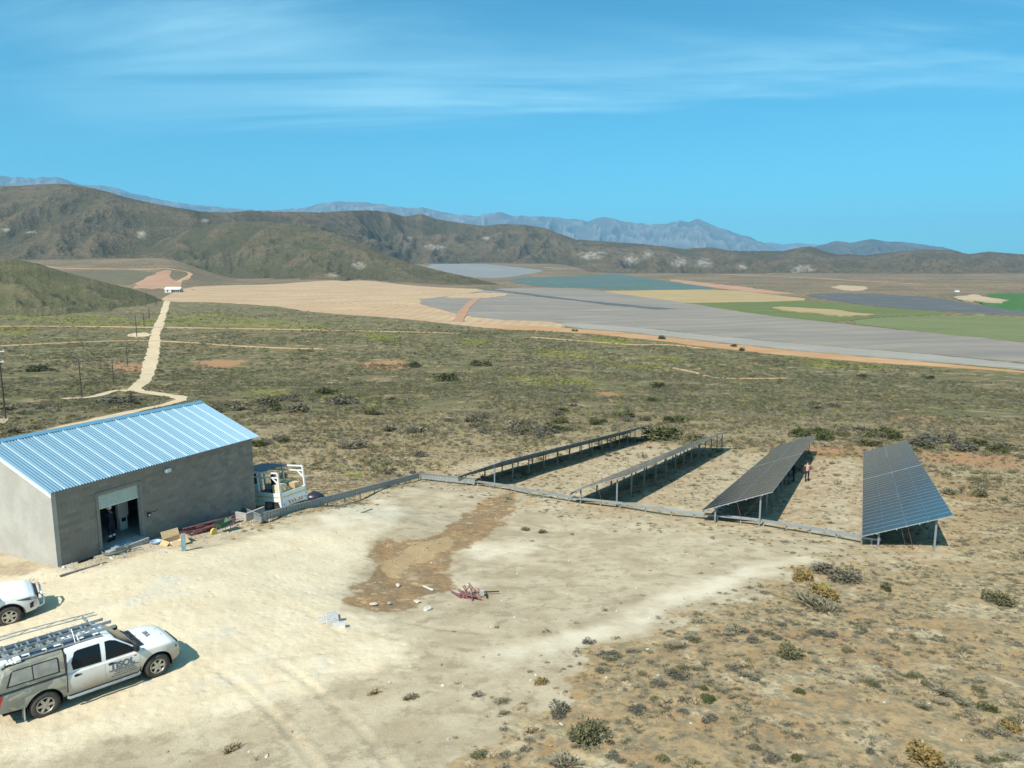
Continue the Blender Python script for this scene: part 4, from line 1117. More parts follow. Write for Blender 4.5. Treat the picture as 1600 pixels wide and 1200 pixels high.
# ---------------------------------------------------------------- vehicles
def dirty_paint(name, c, dirt=(.40, .28, .16), z0=.35, z1=1.45, amt=.8):
    k = N(name, .32, 0, .5)
    p = k.n('ShaderNodeSeparateXYZ'); k.put(p.inputs[0], k.pos(True))
    lo = k.rng(k.math('ADD', p.outputs[2], k.math('MULTIPLY', k.noise(1.8, 5, .6, k.pos(True)), .7)), z0 + .35, z1 + .35, 1, 0)
    k.color(k.mix(k.math('MULTIPLY', lo, amt), k.mix(k.rng(k.noise(3, 4, .6, k.pos(True)), .3, .7), tuple(x * .97 for x in c), c), dirt))
    k.rough(k.rng(lo, 0, 1, .28, .7))
    return k.m
m_car = dirty_paint('white_car_paint', (.80, .80, .78))
m_car2 = dirty_paint('white_suv_paint', (.80, .81, .82), amt=.25)
kw = N('dusty_camo_wrap', .6, 0, .3)
cv = kw.noise(1.5, 3, .5, kw.pos(True, (.8, 1, 1.6)), 1.5)
cw = kw.mix(kw.rng(cv, .54, .57), (.20, .21, .18), (.38, .37, .28))
cw = kw.mix(kw.rng(kw.noise(2.2, 2, .5, kw.pos(True, (1, 1, 1.8)), 1.5), .60, .63), cw, (.27, .30, .28))
cw = kw.mix(kw.rng(kw.noise(4, 5, .6, kw.pos(True)), .35, .75, .1, .5), cw, (.30, .24, .16))
m_wrap = kw.color(cw).m
m_win = N('tinted_glass', .08, 0, .22).color((.012, .016, .020)).m
m_dwin = flat('dusty_glass', (.26, .25, .215), .45, 0, .5, .2, 4)
m_rub = flat('tyre_rubber', (.075, .068, .058), .9, 0, .1, .25, 7)
m_rim = flat('alloy_rim', (.42, .40, .36), .4, .6, .5, .1)
m_chrome = flat('chrome', (.75, .77, .8), .12, 1, .5, .02)
m_under = flat('underbody', (.022, .02, .018), .9)
m_lamp = flat('headlamp', (.42, .45, .46), .08, .3, .7, .1, 8)
m_txt = flat('grey_lettering', (.115, .145, .165), .6)
m_red = flat('red_badge', (.5, .05, .04), .5)

def hullside(P, x, z):
    """half width of the body at x, height z"""
    w0 = P['w'] - .05 * ((z - .78) / .42) ** 2 - .03 * max(0, (.55 - z) / .2)
    fx = max(0, (x - (P['xf'] - .75)) / .75); rx = max(0, ((P['xr'] + .35) - x) / .35)
    return w0 * (1 - P['nose'] * fx ** 2.2) * (1 - .05 * rx ** 2)
def car_hull(P):
    xf, xr = P['xf'], P['xr']
    xs = sorted(set([round(x, 3) for x in list(np.linspace(xr, xf, 110)) + [xf - .02, xf - .05, xf - .09, xr + .02]] + [P['wx'][0] - .47, P['wx'][0] + .47, P['wx'][1] - .47, P['wx'][1] + .47]))
    top = lambda x: float(np.interp(x, *zip(*P['top'])))
    botb = lambda x: float(np.interp(x, *zip(*P['bot'])))
    V, rows = [], []
    for x in xs:
        b = botb(x)
        for wx in P['wx']:
            d = abs(x - wx)
            if d < .47: b = max(b, P['wr'] + math.sqrt(.47 ** 2 - d * d) * 1.02)
        t = top(x)
        half = []
        for k in range(9):
            z = b + (t - .05 - b) * k / 8
            half.append((hullside(P, x, z), z))
        wt = hullside(P, x, t)
        half += [(wt - .012, t - .02), (wt - .045, t + .004)]
        for k in range(1, 8):
            y = (wt - .045) * (1 - k / 7)
            half.append((y, t + .004 + P['crown'](x) * (1 - (y / wt) ** 2)))
        ring = [(x, -a, c) for a, c in half] + [(x, a, c) for a, c in half[::-1][1:]]
        rows.append(ring)
    n = len(rows[0])
    vs = [v for r in rows for v in r]
    fs = [(i * n + k, i * n + k + 1, (i + 1) * n + k + 1, (i + 1) * n + k) for i in range(len(rows) - 1) for k in range(n - 1)]
    fs.append(tuple((len(rows) - 1) * n + k for k in range(n))); fs.append(tuple(range(n))[::-1])
    return vs, fs, xs, n
def cabside(P, x, z):
    t = (z - P['belt']) / .65
    return P['cw'] - .05 * t - .13 * t * t
def car_cab(P, x0, x1, key='roof', nz=7):
    """greenhouse between x0 and x1 with roof line P[key]"""
    xs = np.linspace(x0, x1, 48)
    rows = []
    for x in xs:
        h = float(np.interp(x, *zip(*P[key])))
        half = [(cabside(P, x, P['belt'] - .03 + (h - .05 - P['belt'] + .03) * k / nz), P['belt'] - .03 + (h - .05 - P['belt'] + .03) * k / nz) for k in range(nz + 1)]
        wt = half[-1][0]
        half += [(wt - .02, h - .018), (wt - .06, h)]
        for k in range(1, 7):
            y = (wt - .06) * (1 - k / 6)
            half.append((y, h + .03 * (1 - (y / wt) ** 2)))
        rows.append([(x, -a, c) for a, c in half] + [(x, a, c) for a, c in half[::-1][1:]])
    n = len(rows[0]); vs = [v for r in rows for v in r]
    fs = [(i * n + k, i * n + k + 1, (i + 1) * n + k + 1, (i + 1) * n + k) for i in range(len(rows) - 1) for k in range(n - 1)]
    fs.append(tuple((len(rows) - 1) * n + k for k in range(n))); fs.append(tuple(range(n))[::-1])
    return vs, fs
def side_poly(fn, pts, s, off, th=.012, sub=10):
    """polygon in (x, z) wrapped on a side surface; s = -1 right, 1 left. returns builder"""
    P2 = [Vector((a, b)) for a, b in pts]
    D = []
    for a, b in zip(P2, P2[1:] + P2[:1]):
        k = max(1, int((b - a).length / .09))
        D += [a.lerp(b, i / k) for i in range(k)]
    xs0, xs1 = min(p.x for p in D), max(p.x for p in D); zs0, zs1 = min(p.y for p in D), max(p.y for p in D)
    W = np.array([(p.x, p.y) for p in D])
    gx, gz_ = np.meshgrid(np.arange(xs0, xs1, .09), np.arange(zs0, zs1, .09)); gx, gz_ = gx.ravel(), gz_.ravel()
    k = sdf(W, gx, gz_) < -.03
    allp = D + [Vector((float(a), float(b))) for a, b in zip(gx[k], gz_[k])]
    n = len(D)
    ov, _, of, *_r = delaunay_2d_cdt(allp, [(i, (i + 1) % n) for i in range(n)], [], 1, 1e-5)
    vs = [(v.x, s * (fn(v.x, v.y) + off), v.y) for v in ov]
    vi = [(v.x, s * (fn(v.x, v.y) + off - th), v.y) for v in ov]
    m = MB(); m.add(vs, [tuple(f) for f in of])
    rim = []
    m.add([vs[i] for i in range(n)] + [vi[i] for i in range(n)], [(i, (i + 1) % n, n + (i + 1) % n, n + i) for i in range(n)])
    return m
def wheel(parent, x, y, r, s, wd=.25, spokes=6):
    Rm = Matrix.Translation((x, y, r)) @ Matrix.Rotation(R(90) * s * -1, 4, 'X')    # local +z points outboard
    t = MB(); h = wd / 2
    ri = r * .60
    t.lathe([(ri - .01, h - .05), (ri, h - .012), (ri + .03, h - .002), (r * .80, h), (r * .93, h - .02), (r * .985, h - .05), (r, h - .08), (r, -h + .08), (r * .93, -h + .02), (ri, -h), (ri - .02, -h + .03)], Rm, 32)
    # tread blocks
    for k in range(28):
        a = 2 * math.pi * k / 28
        t.box(r - .004, r + .007, -.028, .028, -h + .07, h - .07, 0, Rm @ Matrix.Rotation(a, 4, 'Z'))
    w_o = t.build('wheel', m_rub, parent, smooth=40)
    q_ = MB()
    q_.lathe([(ri, h - .06), (ri + .002, h - .012), (ri - .02, h - .006), (ri - .035, h - .03), (ri - .04, h - .09)], Rm, 32)
    q_.lathe([(.0, h - .012), (.05, h - .014), (.075, h - .025), (.08, h - .06)], Rm, 16)
    for k in range(spokes):
        M_ = Rm @ Matrix.Rotation(2 * math.pi * k / spokes, 4, 'Z')
        q_.prism([M_ @ Vector(p) for p in ((.05, -.045, h - .02), (ri - .03, -.033, h - .012), (ri - .03, .033, h - .012), (.05, .045, h - .02))], (Rm.to_3x3() @ Vector((0, 0, -.045))))
    q_.build('rim', m_rim, w_o, smooth=35)
    MB().lathe([(0, h - .10), (ri - .03, h - .10), (ri - .03, -h + .04)], Rm, 24).build('brake_disc', m_under, w_o)
    return w_o
def text_mesh(txt, size, mat, ext=.002, bold=0.0):
    c = bpy.data.curves.new('txt', 'FONT'); c.body = txt; c.size = size; c.extrude = ext; c.offset = bold; c.align_x = 'LEFT'
    o = bpy.data.objects.new('txt', c); col.objects.link(o)
    me = bpy.data.meshes.new_from_object(o.evaluated_get(bpy.context.evaluated_depsgraph_get()))
    bpy.data.objects.remove(o); bpy.data.curves.remove(c)
    me.materials.clear(); me.materials.append(mat)
    return me

# ---- white double cab with a canopy and ladders
_wf, _wr = Vector((-11.32, 21.38, 0)), Vector((-13.42, 19.11, 0))
hd = (_wf - _wr).normalized()
PRZ = math.atan2(hd.y, hd.x)
hr = Vector((hd.y, -hd.x, 0))
pc_ = (_wf + _wr) / 2 - hr * .80                       # those were the near side wheels
za_, zb_ = gz(*(_wr - hr * .8)[:2]), gz(*(_wf - hr * .8)[:2])
pk = empty('pickup_truck', (pc_.x, pc_.y, (za_ + zb_) / 2), PRZ, 'white double cab pickup with grey camouflage canopy and ladders on its roof', 'pickup')
pk.rotation_euler = (0, -math.atan2(zb_ - za_, 3.095), PRZ)
PP = dict(w=.93, xf=2.34, xr=-2.72, wx=(-1.5475, 1.5475), wr=.385, nose=.27, belt=1.10, cw=.875,
          top=[(-2.72, 1.12), (-.98, 1.12), (-.96, 1.10), (1.02, 1.10), (1.1, 1.09), (1.7, 1.06), (2.02, 1.01), (2.18, .94), (2.28, .84), (2.32, .70), (2.34, .58)],
          bot=[(-2.72, .58), (-2.3, .55), (-1.95, .50), (-1.0, .42), (1.0, .42), (1.95, .36), (2.2, .36), (2.34, .42)],
          crown=lambda x: float(np.interp(x, [-2.8, 1.0, 1.15, 1.95, 2.2, 2.34], [0, 0, .05, .07, .05, .0])),
          roof=[(-.98, 1.12), (-.97, 1.74), (-.6, 1.77), (-.1, 1.78), (.18, 1.75), (.36, 1.69), (.78, 1.36), (1.12, 1.11)],
          can=[(-2.66, 1.12), (-2.64, 1.24), (-2.46, 1.66), (-2.38, 1.72), (-1.8, 1.76), (-1.0, 1.75)])
vs_, fs_, xs_c, nn_ = car_hull(PP)
hb = MB(); hb.add(vs_, fs_)
for i, f in enumerate(hb.f):
    if sum(hb.v[k][0] for k in f) / len(f) < -.985: hb.m[i] = 1
hb.build('body', [m_car, m_wrap], pk, smooth=42)
cbm = MB(); cbm.add(*car_cab(PP, -.98, 1.12)); cbm.build('cab', m_car, pk, smooth=40)
cnm = MB(); cnm.add(*car_cab(dict(PP, cw=.88), -2.66, -1.0, 'can')); cnm.build('canopy', m_wrap, pk, smooth=40)
MB().box(-2.5, 2.25, -.60, .60, .32, .80).build('underbody', m_under, pk)
ar = MB()
for wx in PP['wx']:
    for s_ in (-1, 1):
        pr = [(wx + .455 * math.cos(a), s_ * .56, .385 + .465 * math.sin(a)) for a in np.linspace(-.25, math.pi + .25, 20)]
        q_ = [(a, s_ * .895, c) for a, b, c in pr]
        m_ = len(pr); ar.add(pr + q_, [(i, i + 1, m_ + i + 1, m_ + i) for i in range(m_ - 1)])
ar.build('wheel_arch_liner', m_under, pk)
fS = lambda x, z: hullside(PP, x, z)
cS = lambda x, z: cabside(PP, x, z)
sideS = lambda x, z: max(fS(x, z), cS(x, z)) if z < 1.12 else cS(x, z)
for s_ in (-1, 1):
    for wx in PP['wx']: wheel(pk, wx, s_ * .80, .385, s_)
    # doors, proud of the body so that the gaps read
    fd = side_poly(fS, [(.06, .50), (.90, .50), (.99, .62), (1.02, .80), (1.02, 1.06), (.06, 1.06)], s_, .008).build('door', m_car, pk, smooth=30)
    rd = side_poly(fS, [(-.72, .50), (.03, .50), (.03, 1.06), (-.93, 1.06), (-.95, .92), (-.88, .74)], s_, .008).build('door', m_car, pk, smooth=30)
    side_poly(cS, [(.08, 1.13), (.99, 1.13), (.93, 1.20), (.72, 1.38), (.40, 1.61), (.24, 1.66), (.10, 1.66)], s_, .006).build('window', m_win, fd, smooth=30)
    side_poly(cS, [(-.80, 1.15), (-.04, 1.13), (-.04, 1.66), (-.62, 1.66), (-.72, 1.63), (-.83, 1.36)], s_, .006).build('window', m_win, rd, smooth=30)
    for d_, x0 in ((fd, .13), (rd, -.79)):
        MB().box(x0, x0 + .19, s_ * (fS(x0, .98) + .012) - .006, s_ * (fS(x0, .98) + .012) + .02, .965, 1.0).box(x0 + .02, x0 + .12, s_ * (fS(x0, .98) + .010) - .004, s_ * (fS(x0, .98) + .010) + .004, .945, 1.02).build('handle', m_black, d_)
    cw_ = side_poly(lambda x, z: cS(x, z) + .005, [(-2.44, 1.24), (-1.13, 1.22), (-1.13, 1.60), (-1.16, 1.64), (-2.22, 1.64), (-2.30, 1.60)], s_, .004).build('canopy_window', m_black, pk)
    side_poly(lambda x, z: cS(x, z) + .005, [(-2.38, 1.27), (-1.80, 1.26), (-1.80, 1.61), (-2.25, 1.61)], s_, .009).build('pane', m_dwin, cw_)
    side_poly(lambda x, z: cS(x, z) + .005, [(-1.77, 1.26), (-1.17, 1.25), (-1.17, 1.60), (-1.19, 1.61), (-1.77, 1.61)], s_, .009).build('pane', m_dwin, cw_)
    MB().box(-2.7, -.99, s_ * .885 - .03, s_ * .885 + .008, 1.112, 1.135).box(-.992, -.968, s_ * .87 - .08, s_ * .87 + .035, .55, 1.72).build('seal', m_black, pk)
    ml = MB(); ml.box(.86, 1.0, s_ * .95 - .02 * s_ - .10, s_ * .95 - .02 * s_ + .10, 1.14, 1.32)
    mb_ = ml.build('wing_mirror', m_black, pk); bv = mb_.modifiers.new('bevel', 'BEVEL'); bv.width = .03; bv.segments = 2
    MB().tube([(-.98, s_ * .93, .40), (-.95, s_ * .97, .385), (.95, s_ * .97, .385), (1.0, s_ * .93, .40)], .045, 8).build('side_step', m_galv, pk, smooth=50)
    for wx in PP['wx']:
        MB().box(wx - .52, wx - .50, s_ * .80 - .13, s_ * .80 + .13, .14, .56).build('mud_flap', m_black if wx > 0 else m_galvd, pk)
    hl = side_poly(fS, [(1.94, .86), (2.09, .945), (2.19, .89), (2.25, .80), (2.22, .74), (2.06, .78)], s_, .010, .02).build('headlight', m_lamp, pk, smooth=40)
    side_poly(fS, [(2.12, .80), (2.16, .87), (2.22, .82), (2.21, .77)], s_, .013, .01).build('indicator', flat('lamp_dark', (.10, .11, .12), .2) if 'lamp_dark' not in bpy.data.materials else bpy.data.materials['lamp_dark'], hl)
    MB().box(.86, .93, s_ * (fS(.9, 1.0) + .008) - .003, s_ * (fS(.9, 1.0) + .008) + .006, .99, 1.02).build('badge', m_red, pk)
    MB().box(-2.70, -2.55, s_ * .86 - .05, s_ * .86 + .055, .78, 1.08).build('tail_light', m_red, pk)
# windscreen, hood vents, bonnet lettering, grille
def top_patch(key, x0, x1, inset, off, mat, nm, parent, n=10):
    vs = []
    for i in range(n + 1):
        x = x0 + (x1 - x0) * i / n; h = float(np.interp(x, *zip(*PP[key]))); wt = cabside(PP, x, h - .05) - inset
        for k in range(9):
            y = -wt + 2 * wt * k / 8; vs.append((x, y, h + .03 * (1 - (y / (wt + inset)) ** 2) + off))
    return MB().add(vs, [(i * 9 + k, i * 9 + k + 1, (i + 1) * 9 + k + 1, (i + 1) * 9 + k) for i in range(n) for k in range(8)]).build(nm, mat, parent, smooth=40)
top_patch('roof', .40, 1.07, .07, .008, m_win, 'windscreen', pk)
MB().add([(1.10, -.66, 1.145), (1.10, .66, 1.145), (1.24, .60, 1.150), (1.24, -.60, 1.150)], [(0, 1, 2, 3)]).box(1.10, 1.24, -.66, .66, 1.120, 1.146).build('scuttle', m_black, pk)
MB().tube([(1.16, -.55, 1.16), (1.0, .1, 1.235)], .012, 5).tube([(1.16, .1, 1.16), (1.0, .62, 1.23)], .012, 5).build('wiper', m_black, pk)
MB().box(2.28, 2.355, -.46, .46, .62, .83).box(2.32, 2.37, -.62, .62, .38, .55).build('grille', m_black, pk)
MB().box(2.34, 2.38, -.44, .44, .70, .735).build('grille_bar', m_chrome, pk)
tm = text_mesh('TISOL', .262, m_txt, .003, .013)
def side_text(me, x, z, sx=1.0):
    o = link('lettering', me, pk)
    o.matrix_local = Matrix.Translation((x, -(fS(x + .3, z + .08) + .013), z)) @ Matrix.Rotation(R(90 - 3), 4, 'X') @ Matrix.Diagonal((sx, 1, 1, 1))
side_text(tm, .17, .80)
ln_ = MB().box(.13, .97, -(fS(.5, .77) + .016), -(fS(.5, .77) + .010), .745, .772)
for j, (a, b) in enumerate(((.30, .86), (.26, .92), (.20, .94))):
    x = a
    while x < b:
        wd = random.uniform(.03, .08); ln_.box(x, min(b, x + wd), -(fS(x, .69 - j * .065) + .016), -(fS(x, .69 - j * .065) + .011), .69 - j * .07, .69 - j * .07 + .028); x += wd + .018
ln_.build('sign_lines', m_txt, pk)
ht = link('lettering', text_mesh('TISOL', .17, m_txt, .002, .004), pk)
ht.matrix_local = Matrix.Translation((1.52, .24, 1.147)) @ Matrix.Rotation(R(4.5), 4, 'Y') @ Matrix.Rotation(R(-90), 4, 'Z')
MB().box(1.92, 1.94, -.30, .30, 1.082, 1.094).box(1.50, 1.515, -.2, .2, 1.137, 1.142).build('sign_lines', m_txt, pk)
# roof rack with dark mats
rk = MB()
for s_ in (-1, 1): rk.box(-2.3, .1, s_ * .58 - .02, s_ * .58 + .02, 1.80, 1.835)
for x in np.arange(-2.2, .2, .42): rk.box(x - .02, x + .02, -.60, .60, 1.835, 1.865)
rack = rk.build('roof_rack', m_galvd, pk)
MB().box(-2.25, .08, -.56, -.20, 1.815, 1.832).box(-2.25, .08, .22, .56, 1.815, 1.832).build('mat', flat('blue_mat', (.03, .055, .10), .5), rack)
sb = MB()
for x, y in ((-1.95, -.45), (-1.45, -.45), (-1.15, -.45), (-.55, -.44), (-.12, -.45)): sb.box(x, x + random.uniform(.1, .22), y - .06, y + .05, 1.866, 1.874)
sb.build('bracket', m_white, rack)
MB().tube([(-.62, -.60, 1.78), (-.62, -.42, 2.0), (-.58, -.1, 2.07)], .012, 5).tube([(-.52, -.60, 1.78), (-.54, -.40, 2.0)], .012, 5).build('tie_strap', m_white, rack)
bpy.context.view_layer.update()
def on_pk(name, mb, mats, label, cat, group=None):
    o = mb.build(name, mats); o.matrix_world = pk.matrix_world.copy()
    return tag(o, label, cat, group)
# ladders lie on the rack; each is a thing of its own
def ladder(y0, z0, x0, x1, wdt, label, tilt=0.0):
    root = empty('ladder', (0, 0, 0), 0, label, 'ladder', 'ladders on the pickup roof')
    root.matrix_world = pk.matrix_world @ Matrix.Translation((0, y0, z0)) @ Matrix.Rotation(tilt, 4, 'X')
    for s_ in (-1, 1):
        m = MB(); m.box(x0, x1, s_ * wdt / 2 - .013, s_ * wdt / 2 + .013, 0, .085); m.box(x1 - .06, x1 + .02, s_ * wdt / 2 - .018, s_ * wdt / 2 + .018, -.004, .09)
        m.build('rail', m_galv, root)
    rg = MB()
    for k in range(int((x1 - x0) / .28)): rg.box(x0 + .12 + k * .28, x0 + .16 + k * .28, -wdt / 2 + .014, wdt / 2 - .014, .025, .06)
    rg.build('rungs', m_galv, root)
ladder(-.22, 1.868, -2.45, .52, .40, 'aluminium ladder lying nearest the door side on the pickup roof')
ladder(.16, 1.868, -2.62, .40, .34, 'aluminium ladder lying in the middle of the pickup roof', 0)
lat = MB(); latx = np.linspace(-3.2, .35, 11)
for y, z in ((.62, 1.98), (.86, 1.98)): lat.tube([(x, y + .02 * math.sin(x * 2), z + .06 * math.sin((x + 3.2) * .9)) for x in latx], .016, 6)
for i in range(10):
    a = (latx[i], .62, 1.98 + .06 * math.sin((latx[i] + 3.2) * .9)); b = (latx[i + 1], .86, 1.98 + .06 * math.sin((latx[i + 1] + 3.2) * .9))
    if i % 2: a = (a[0], .86, a[2]); b = (b[0], .62, b[2])
    lat.tube([a, b], .011, 5)
lat.box(-2.3, -2.26, .45, .9, 1.866, 1.97).box(.0, .04, .45, .9, 1.866, 1.97)
on_pk('lattice_frame', lat, m_galvd, 'thin steel lattice frame along the far edge of the pickup roof', 'steel frame')
rag = MB()
for i in range(5): rag.box(-2.55 + i * .1, -2.40 + i * .1, -.66 + .03 * (i % 2), -.25, 1.76 + .02 * (i % 3), 1.84 + .02 * ((i + 1) % 3))
o = on_pk('sack', rag, flat('white_sack', (.78, .77, .74), .8), 'white sacking bundled at the rear corner of the pickup roof', 'sack'); bv = o.modifiers.new('bevel', 'BEVEL'); bv.width = .03; bv.segments = 2

# ---- white sport utility car at the left edge
SRZ = math.atan2(math.cos(R(52)), math.sin(R(52)))
sh_ = Vector((math.sin(R(52)), math.cos(R(52)), 0)); sr_ = Vector((sh_.y, -sh_.x, 0))
fw = Vector(hit(16, 975))
sc_pos = fw - sr_ * (-.0) - sh_ * 1.37 - sr_ * .80 * 1.0
sv = empty('suv', (sc_pos.x, sc_pos.y, gz(sc_pos.x, sc_pos.y)), SRZ, 'white four wheel drive with chrome nudge bar, only its front inside the picture', 'car')
QP = dict(w=.94, xf=2.32, xr=-2.42, wx=(-1.37, 1.37), wr=.39, nose=.22, belt=1.12, cw=.88,
          top=[(-2.42, .95), (-2.36, 1.12), (.95, 1.12), (1.1, 1.12), (1.6, 1.09), (2.0, 1.02), (2.2, .93), (2.28, .78), (2.32, .60)],
          bot=[(-2.42, .55), (-1.9, .45), (-.9, .40), (.9, .40), (1.85, .36), (2.2, .40), (2.32, .48)],
          crown=lambda x: float(np.interp(x, [-2.5, .95, 1.1, 1.9, 2.2, 2.32], [0, 0, .05, .07, .05, 0])),
          roof=[(-2.35, 1.12), (-2.2, 1.60), (-1.9, 1.76), (-.6, 1.83), (0, 1.81), (.3, 1.72), (.75, 1.38), (1.1, 1.13)])
va, fa, _, _ = car_hull(QP)
MB().add(va, fa).build('body', m_car2, sv, smooth=42)
MB().add(*car_cab(QP, -2.35, 1.1)).build('cab', m_car2, sv, smooth=40)
MB().box(-2.2, 2.1, -.60, .60, .32, .80).build('underbody', m_under, sv)
qS = lambda x, z: hullside(QP, x, z); qC = lambda x, z: cabside(QP, x, z)
lin = MB()
for s_ in (-1, 1):
    for wx in QP['wx']:
        wheel(sv, wx, s_ * .81, .39, s_)
        pr = [(wx + .465 * math.cos(a), s_ * .56, .39 + .475 * math.sin(a)) for a in np.linspace(-.25, math.pi + .25, 20)]
        q_ = [(a, s_ * .90, c) for a, b, c in pr]; m_ = len(pr); lin.add(pr + q_, [(i, i + 1, m_ + i + 1, m_ + i) for i in range(m_ - 1)])
        fl_ = MB(); pts_o = [(wx + .50 * math.cos(a), .39 + .505 * math.sin(a)) for a in np.linspace(-.1, math.pi + .1, 22)]; pts_i = [(wx + .465 * math.cos(a), .39 + .47 * math.sin(a)) for a in np.linspace(-.1, math.pi + .1, 22)]
        vs2 = [(a, s_ * (qS(a, max(b, .5)) + .014), b) for a, b in pts_o] + [(a, s_ * (qS(a, max(b, .5)) + .016), b) for a, b in pts_i]
        fl_.add(vs2, [(i, i + 1, 22 + i + 1, 22 + i) for i in range(21)]).build('arch_trim', m_black, sv)
    d1 = side_poly(qS, [(.06, .48), (.84, .48), (.92, .62), (.94, 1.07), (.06, 1.07)], s_, .008).build('door', m_car2, sv, smooth=30)
    d2 = side_poly(qS, [(-.62, .48), (.03, .48), (.03, 1.07), (-.92, 1.07), (-.80, .72)], s_, .008).build('door', m_car2, sv, smooth=30)
    side_poly(qC, [(.08, 1.16), (.98, 1.15), (.70, 1.40), (.36, 1.66), (.10, 1.70)], s_, .006).build('window', m_win, d1, smooth=30)
    side_poly(qC, [(-.90, 1.16), (-.04, 1.16), (-.04, 1.70), (-.85, 1.70)], s_, .006).build('window', m_win, d2, smooth=30)
    side_poly(qC, [(-2.0, 1.2), (-1.0, 1.17), (-1.0, 1.68), (-1.8, 1.62)], s_, .006).build('rear_window', m_win, sv, smooth=30)
    hl = side_poly(qS, [(1.62, .955), (2.05, .945), (2.24, .88), (2.27, .80), (2.05, .83), (1.85, .88)], s_, .010, .02).build('headlight', flat('headlamp_dark', (.06, .08, .11), .08, .2, .7, .2, 8) if 'headlamp_dark' not in bpy.data.materials else bpy.data.materials['headlamp_dark'], sv, smooth=40)
    side_poly(qS, [(2.02, .92), (2.2, .885), (2.24, .83), (2.1, .85)], s_, .014, .01).build('lamp_lens', m_lamp, hl)
    side_poly(qS, [(2.02, .50), (2.02, .70), (2.10, .74), (2.26, .76), (2.25, .56)], s_, .008, .02).build('fog_recess', m_black, sv)
    side_poly(qS, [(2.12, .52), (2.15, .73), (2.26, .755), (2.25, .56)], s_, .014, .02).build('fog_trim', m_lamp, sv)
    MB().box(.86, 1.0, s_ * .95 - .10, s_ * .95 + .10, 1.16, 1.33).build('wing_mirror', m_car2, sv)
    MB().tube([(-.9, s_ * .95, .38), (.9, s_ * .95, .38)], .05, 8).build('side_step', m_black, sv)
lin.build('wheel_arch_liner', m_under, sv)
PP_keep = dict(PP); PP.update(QP)
top_patch('roof', .34, 1.06, .07, .008, m_win, 'windscreen', sv)
MB().box(2.22, 2.325, -.55, .55, .52, .92).build('grille', m_black, sv)
MB().tube([(2.30, -.62, .42), (2.46, -.60, .48), (2.47, -.56, .70), (2.40, -.36, .98), (2.42, 0, 1.0), (2.40, .36, .98), (2.47, .56, .70), (2.46, .60, .48), (2.30, .62, .42)], .034, 10).tube([(2.46, -.58, .56), (2.48, 0, .56), (2.46, .58, .56)], .034, 10).build('nudge_bar', m_chrome, sv, smooth=60)
PP.update(PP_keep)

# ---- white flatbed lorry behind the storehouse
th_ = Vector((-.866, .5, 0)).normalized(); tk0 = Vector((-13.74 + .5 * .99, 41.6 + .866 * .99, 0))
tk = empty('flatbed_truck', (tk0.x, tk0.y, gz(tk0.x, tk0.y) + .05), math.atan2(th_.y, th_.x), 'white drop side truck with steel load frame parked behind the storehouse', 'truck')
tk.rotation_euler = (0, math.atan2(gz(tk0.x, tk0.y) - gz(tk0.x + th_.x * 5, tk0.y + th_.y * 5), 5), math.atan2(th_.y, th_.x))
# local x runs to the front, the tailgate is at x = 0
ky = flat('yellow_stripe', (.62, .46, .12), .6); ko = flat('orange_stripe', (.62, .24, .05), .6); kgrn = flat('grey_stripe', (.25, .28, .22), .6)
m_twh = flat('truck_white', (.72, .72, .69), .5, 0, .4, .08)
MB().box(0, 3.6, -.95, .95, .72, .80).build('deck', m_wood, tk)
MB().box(.1, 5.4, -.45, -.35, .52, .72).box(.1, 5.4, .35, .45, .52, .72).build('chassis', m_under, tk)
for s_ in (-1, 1):
    sd2 = MB().box(.02, 3.6, s_ * .97 - .02, s_ * .97 + .02, .66, 1.20).build('drop_side', m_twh, tk)
    MB().box(.05, 3.58, s_ * .992 - .004, s_ * .992 + .004, .92, .98).build('stripe', ky, sd2)
tg = MB().box(-.05, 0, -.99, .99, .36, 1.20).build('tailgate', m_twh, tk)
MB().box(-.058, -.051, -.9, .9, .96, 1.01).build('stripe', ky, tg)
cv_ = MB()
for k in range(5):
    a = -.62 + k * .22; d_ = .10 if k < 2 else -.10
    cv_.prism([(-.057, a, .46), (-.057, a + .12, .46), (-.057, a + .12 - d_, .66), (-.057, a - d_, .66)], (.004, 0, 0))
cv_.build('chevron', ko, tg)
MB().box(-.06, -.052, -.9, -.84, .55, .62).box(-.06, -.052, .78, .84, .48, .55).build('reflector', flat('blue_reflector', (.05, .08, .3), .4), tg)
for s_ in (-1, 1):
    fr_ = MB()
    fr_.box(-.05, .04, s_ * .99 - .05, s_ * .99 + .05, .30, 2.48)
    fr_.box(-.04, 3.6, s_ * .99 - .045, s_ * .99 + .045, 2.40, 2.48).box(.05, 3.6, s_ * .99 - .04, s_ * .99 + .04, 2.12, 2.19)
    fr_.box(3.5, 3.6, s_ * .99 - .044, s_ * .99 + .044, .8, 2.4)
    fr_.prism([(.04, s_ * .99 - .03, 1.70), (.04, s_ * .99 - .03, 1.80), (.46, s_ * .99 - .03, 2.13), (.55, s_ * .99 - .03, 2.13)], (0, .06, 0))
    fr_.prism([(-.02, s_ * .99 - .05, .30), (.12, s_ * .99 - .05, .30), (.30, s_ * .99 - .05, .72), (-.02, s_ * .99 - .05, .72)], (0, .02, 0))
    fr_.box(1.75, 1.83, s_ * .99 - .042, s_ * .99 + .042, 1.2, 2.4)
    fr_.build('load_frame', m_twh, tk)
MB().box(1.3, 3.55, -.94, .94, 2.49, 2.52).build('canopy_sheet', flat('dark_sheet', (.05, .065, .08), .5), tk)
cb2 = MB().prism([(3.75, -.92, .6), (5.55, -.92, .6), (5.55, -.92, 1.3), (5.25, -.92, 2.05), (3.75, -.92, 2.1)], (0, 1.84, 0)).build('cab', m_twh, tk)
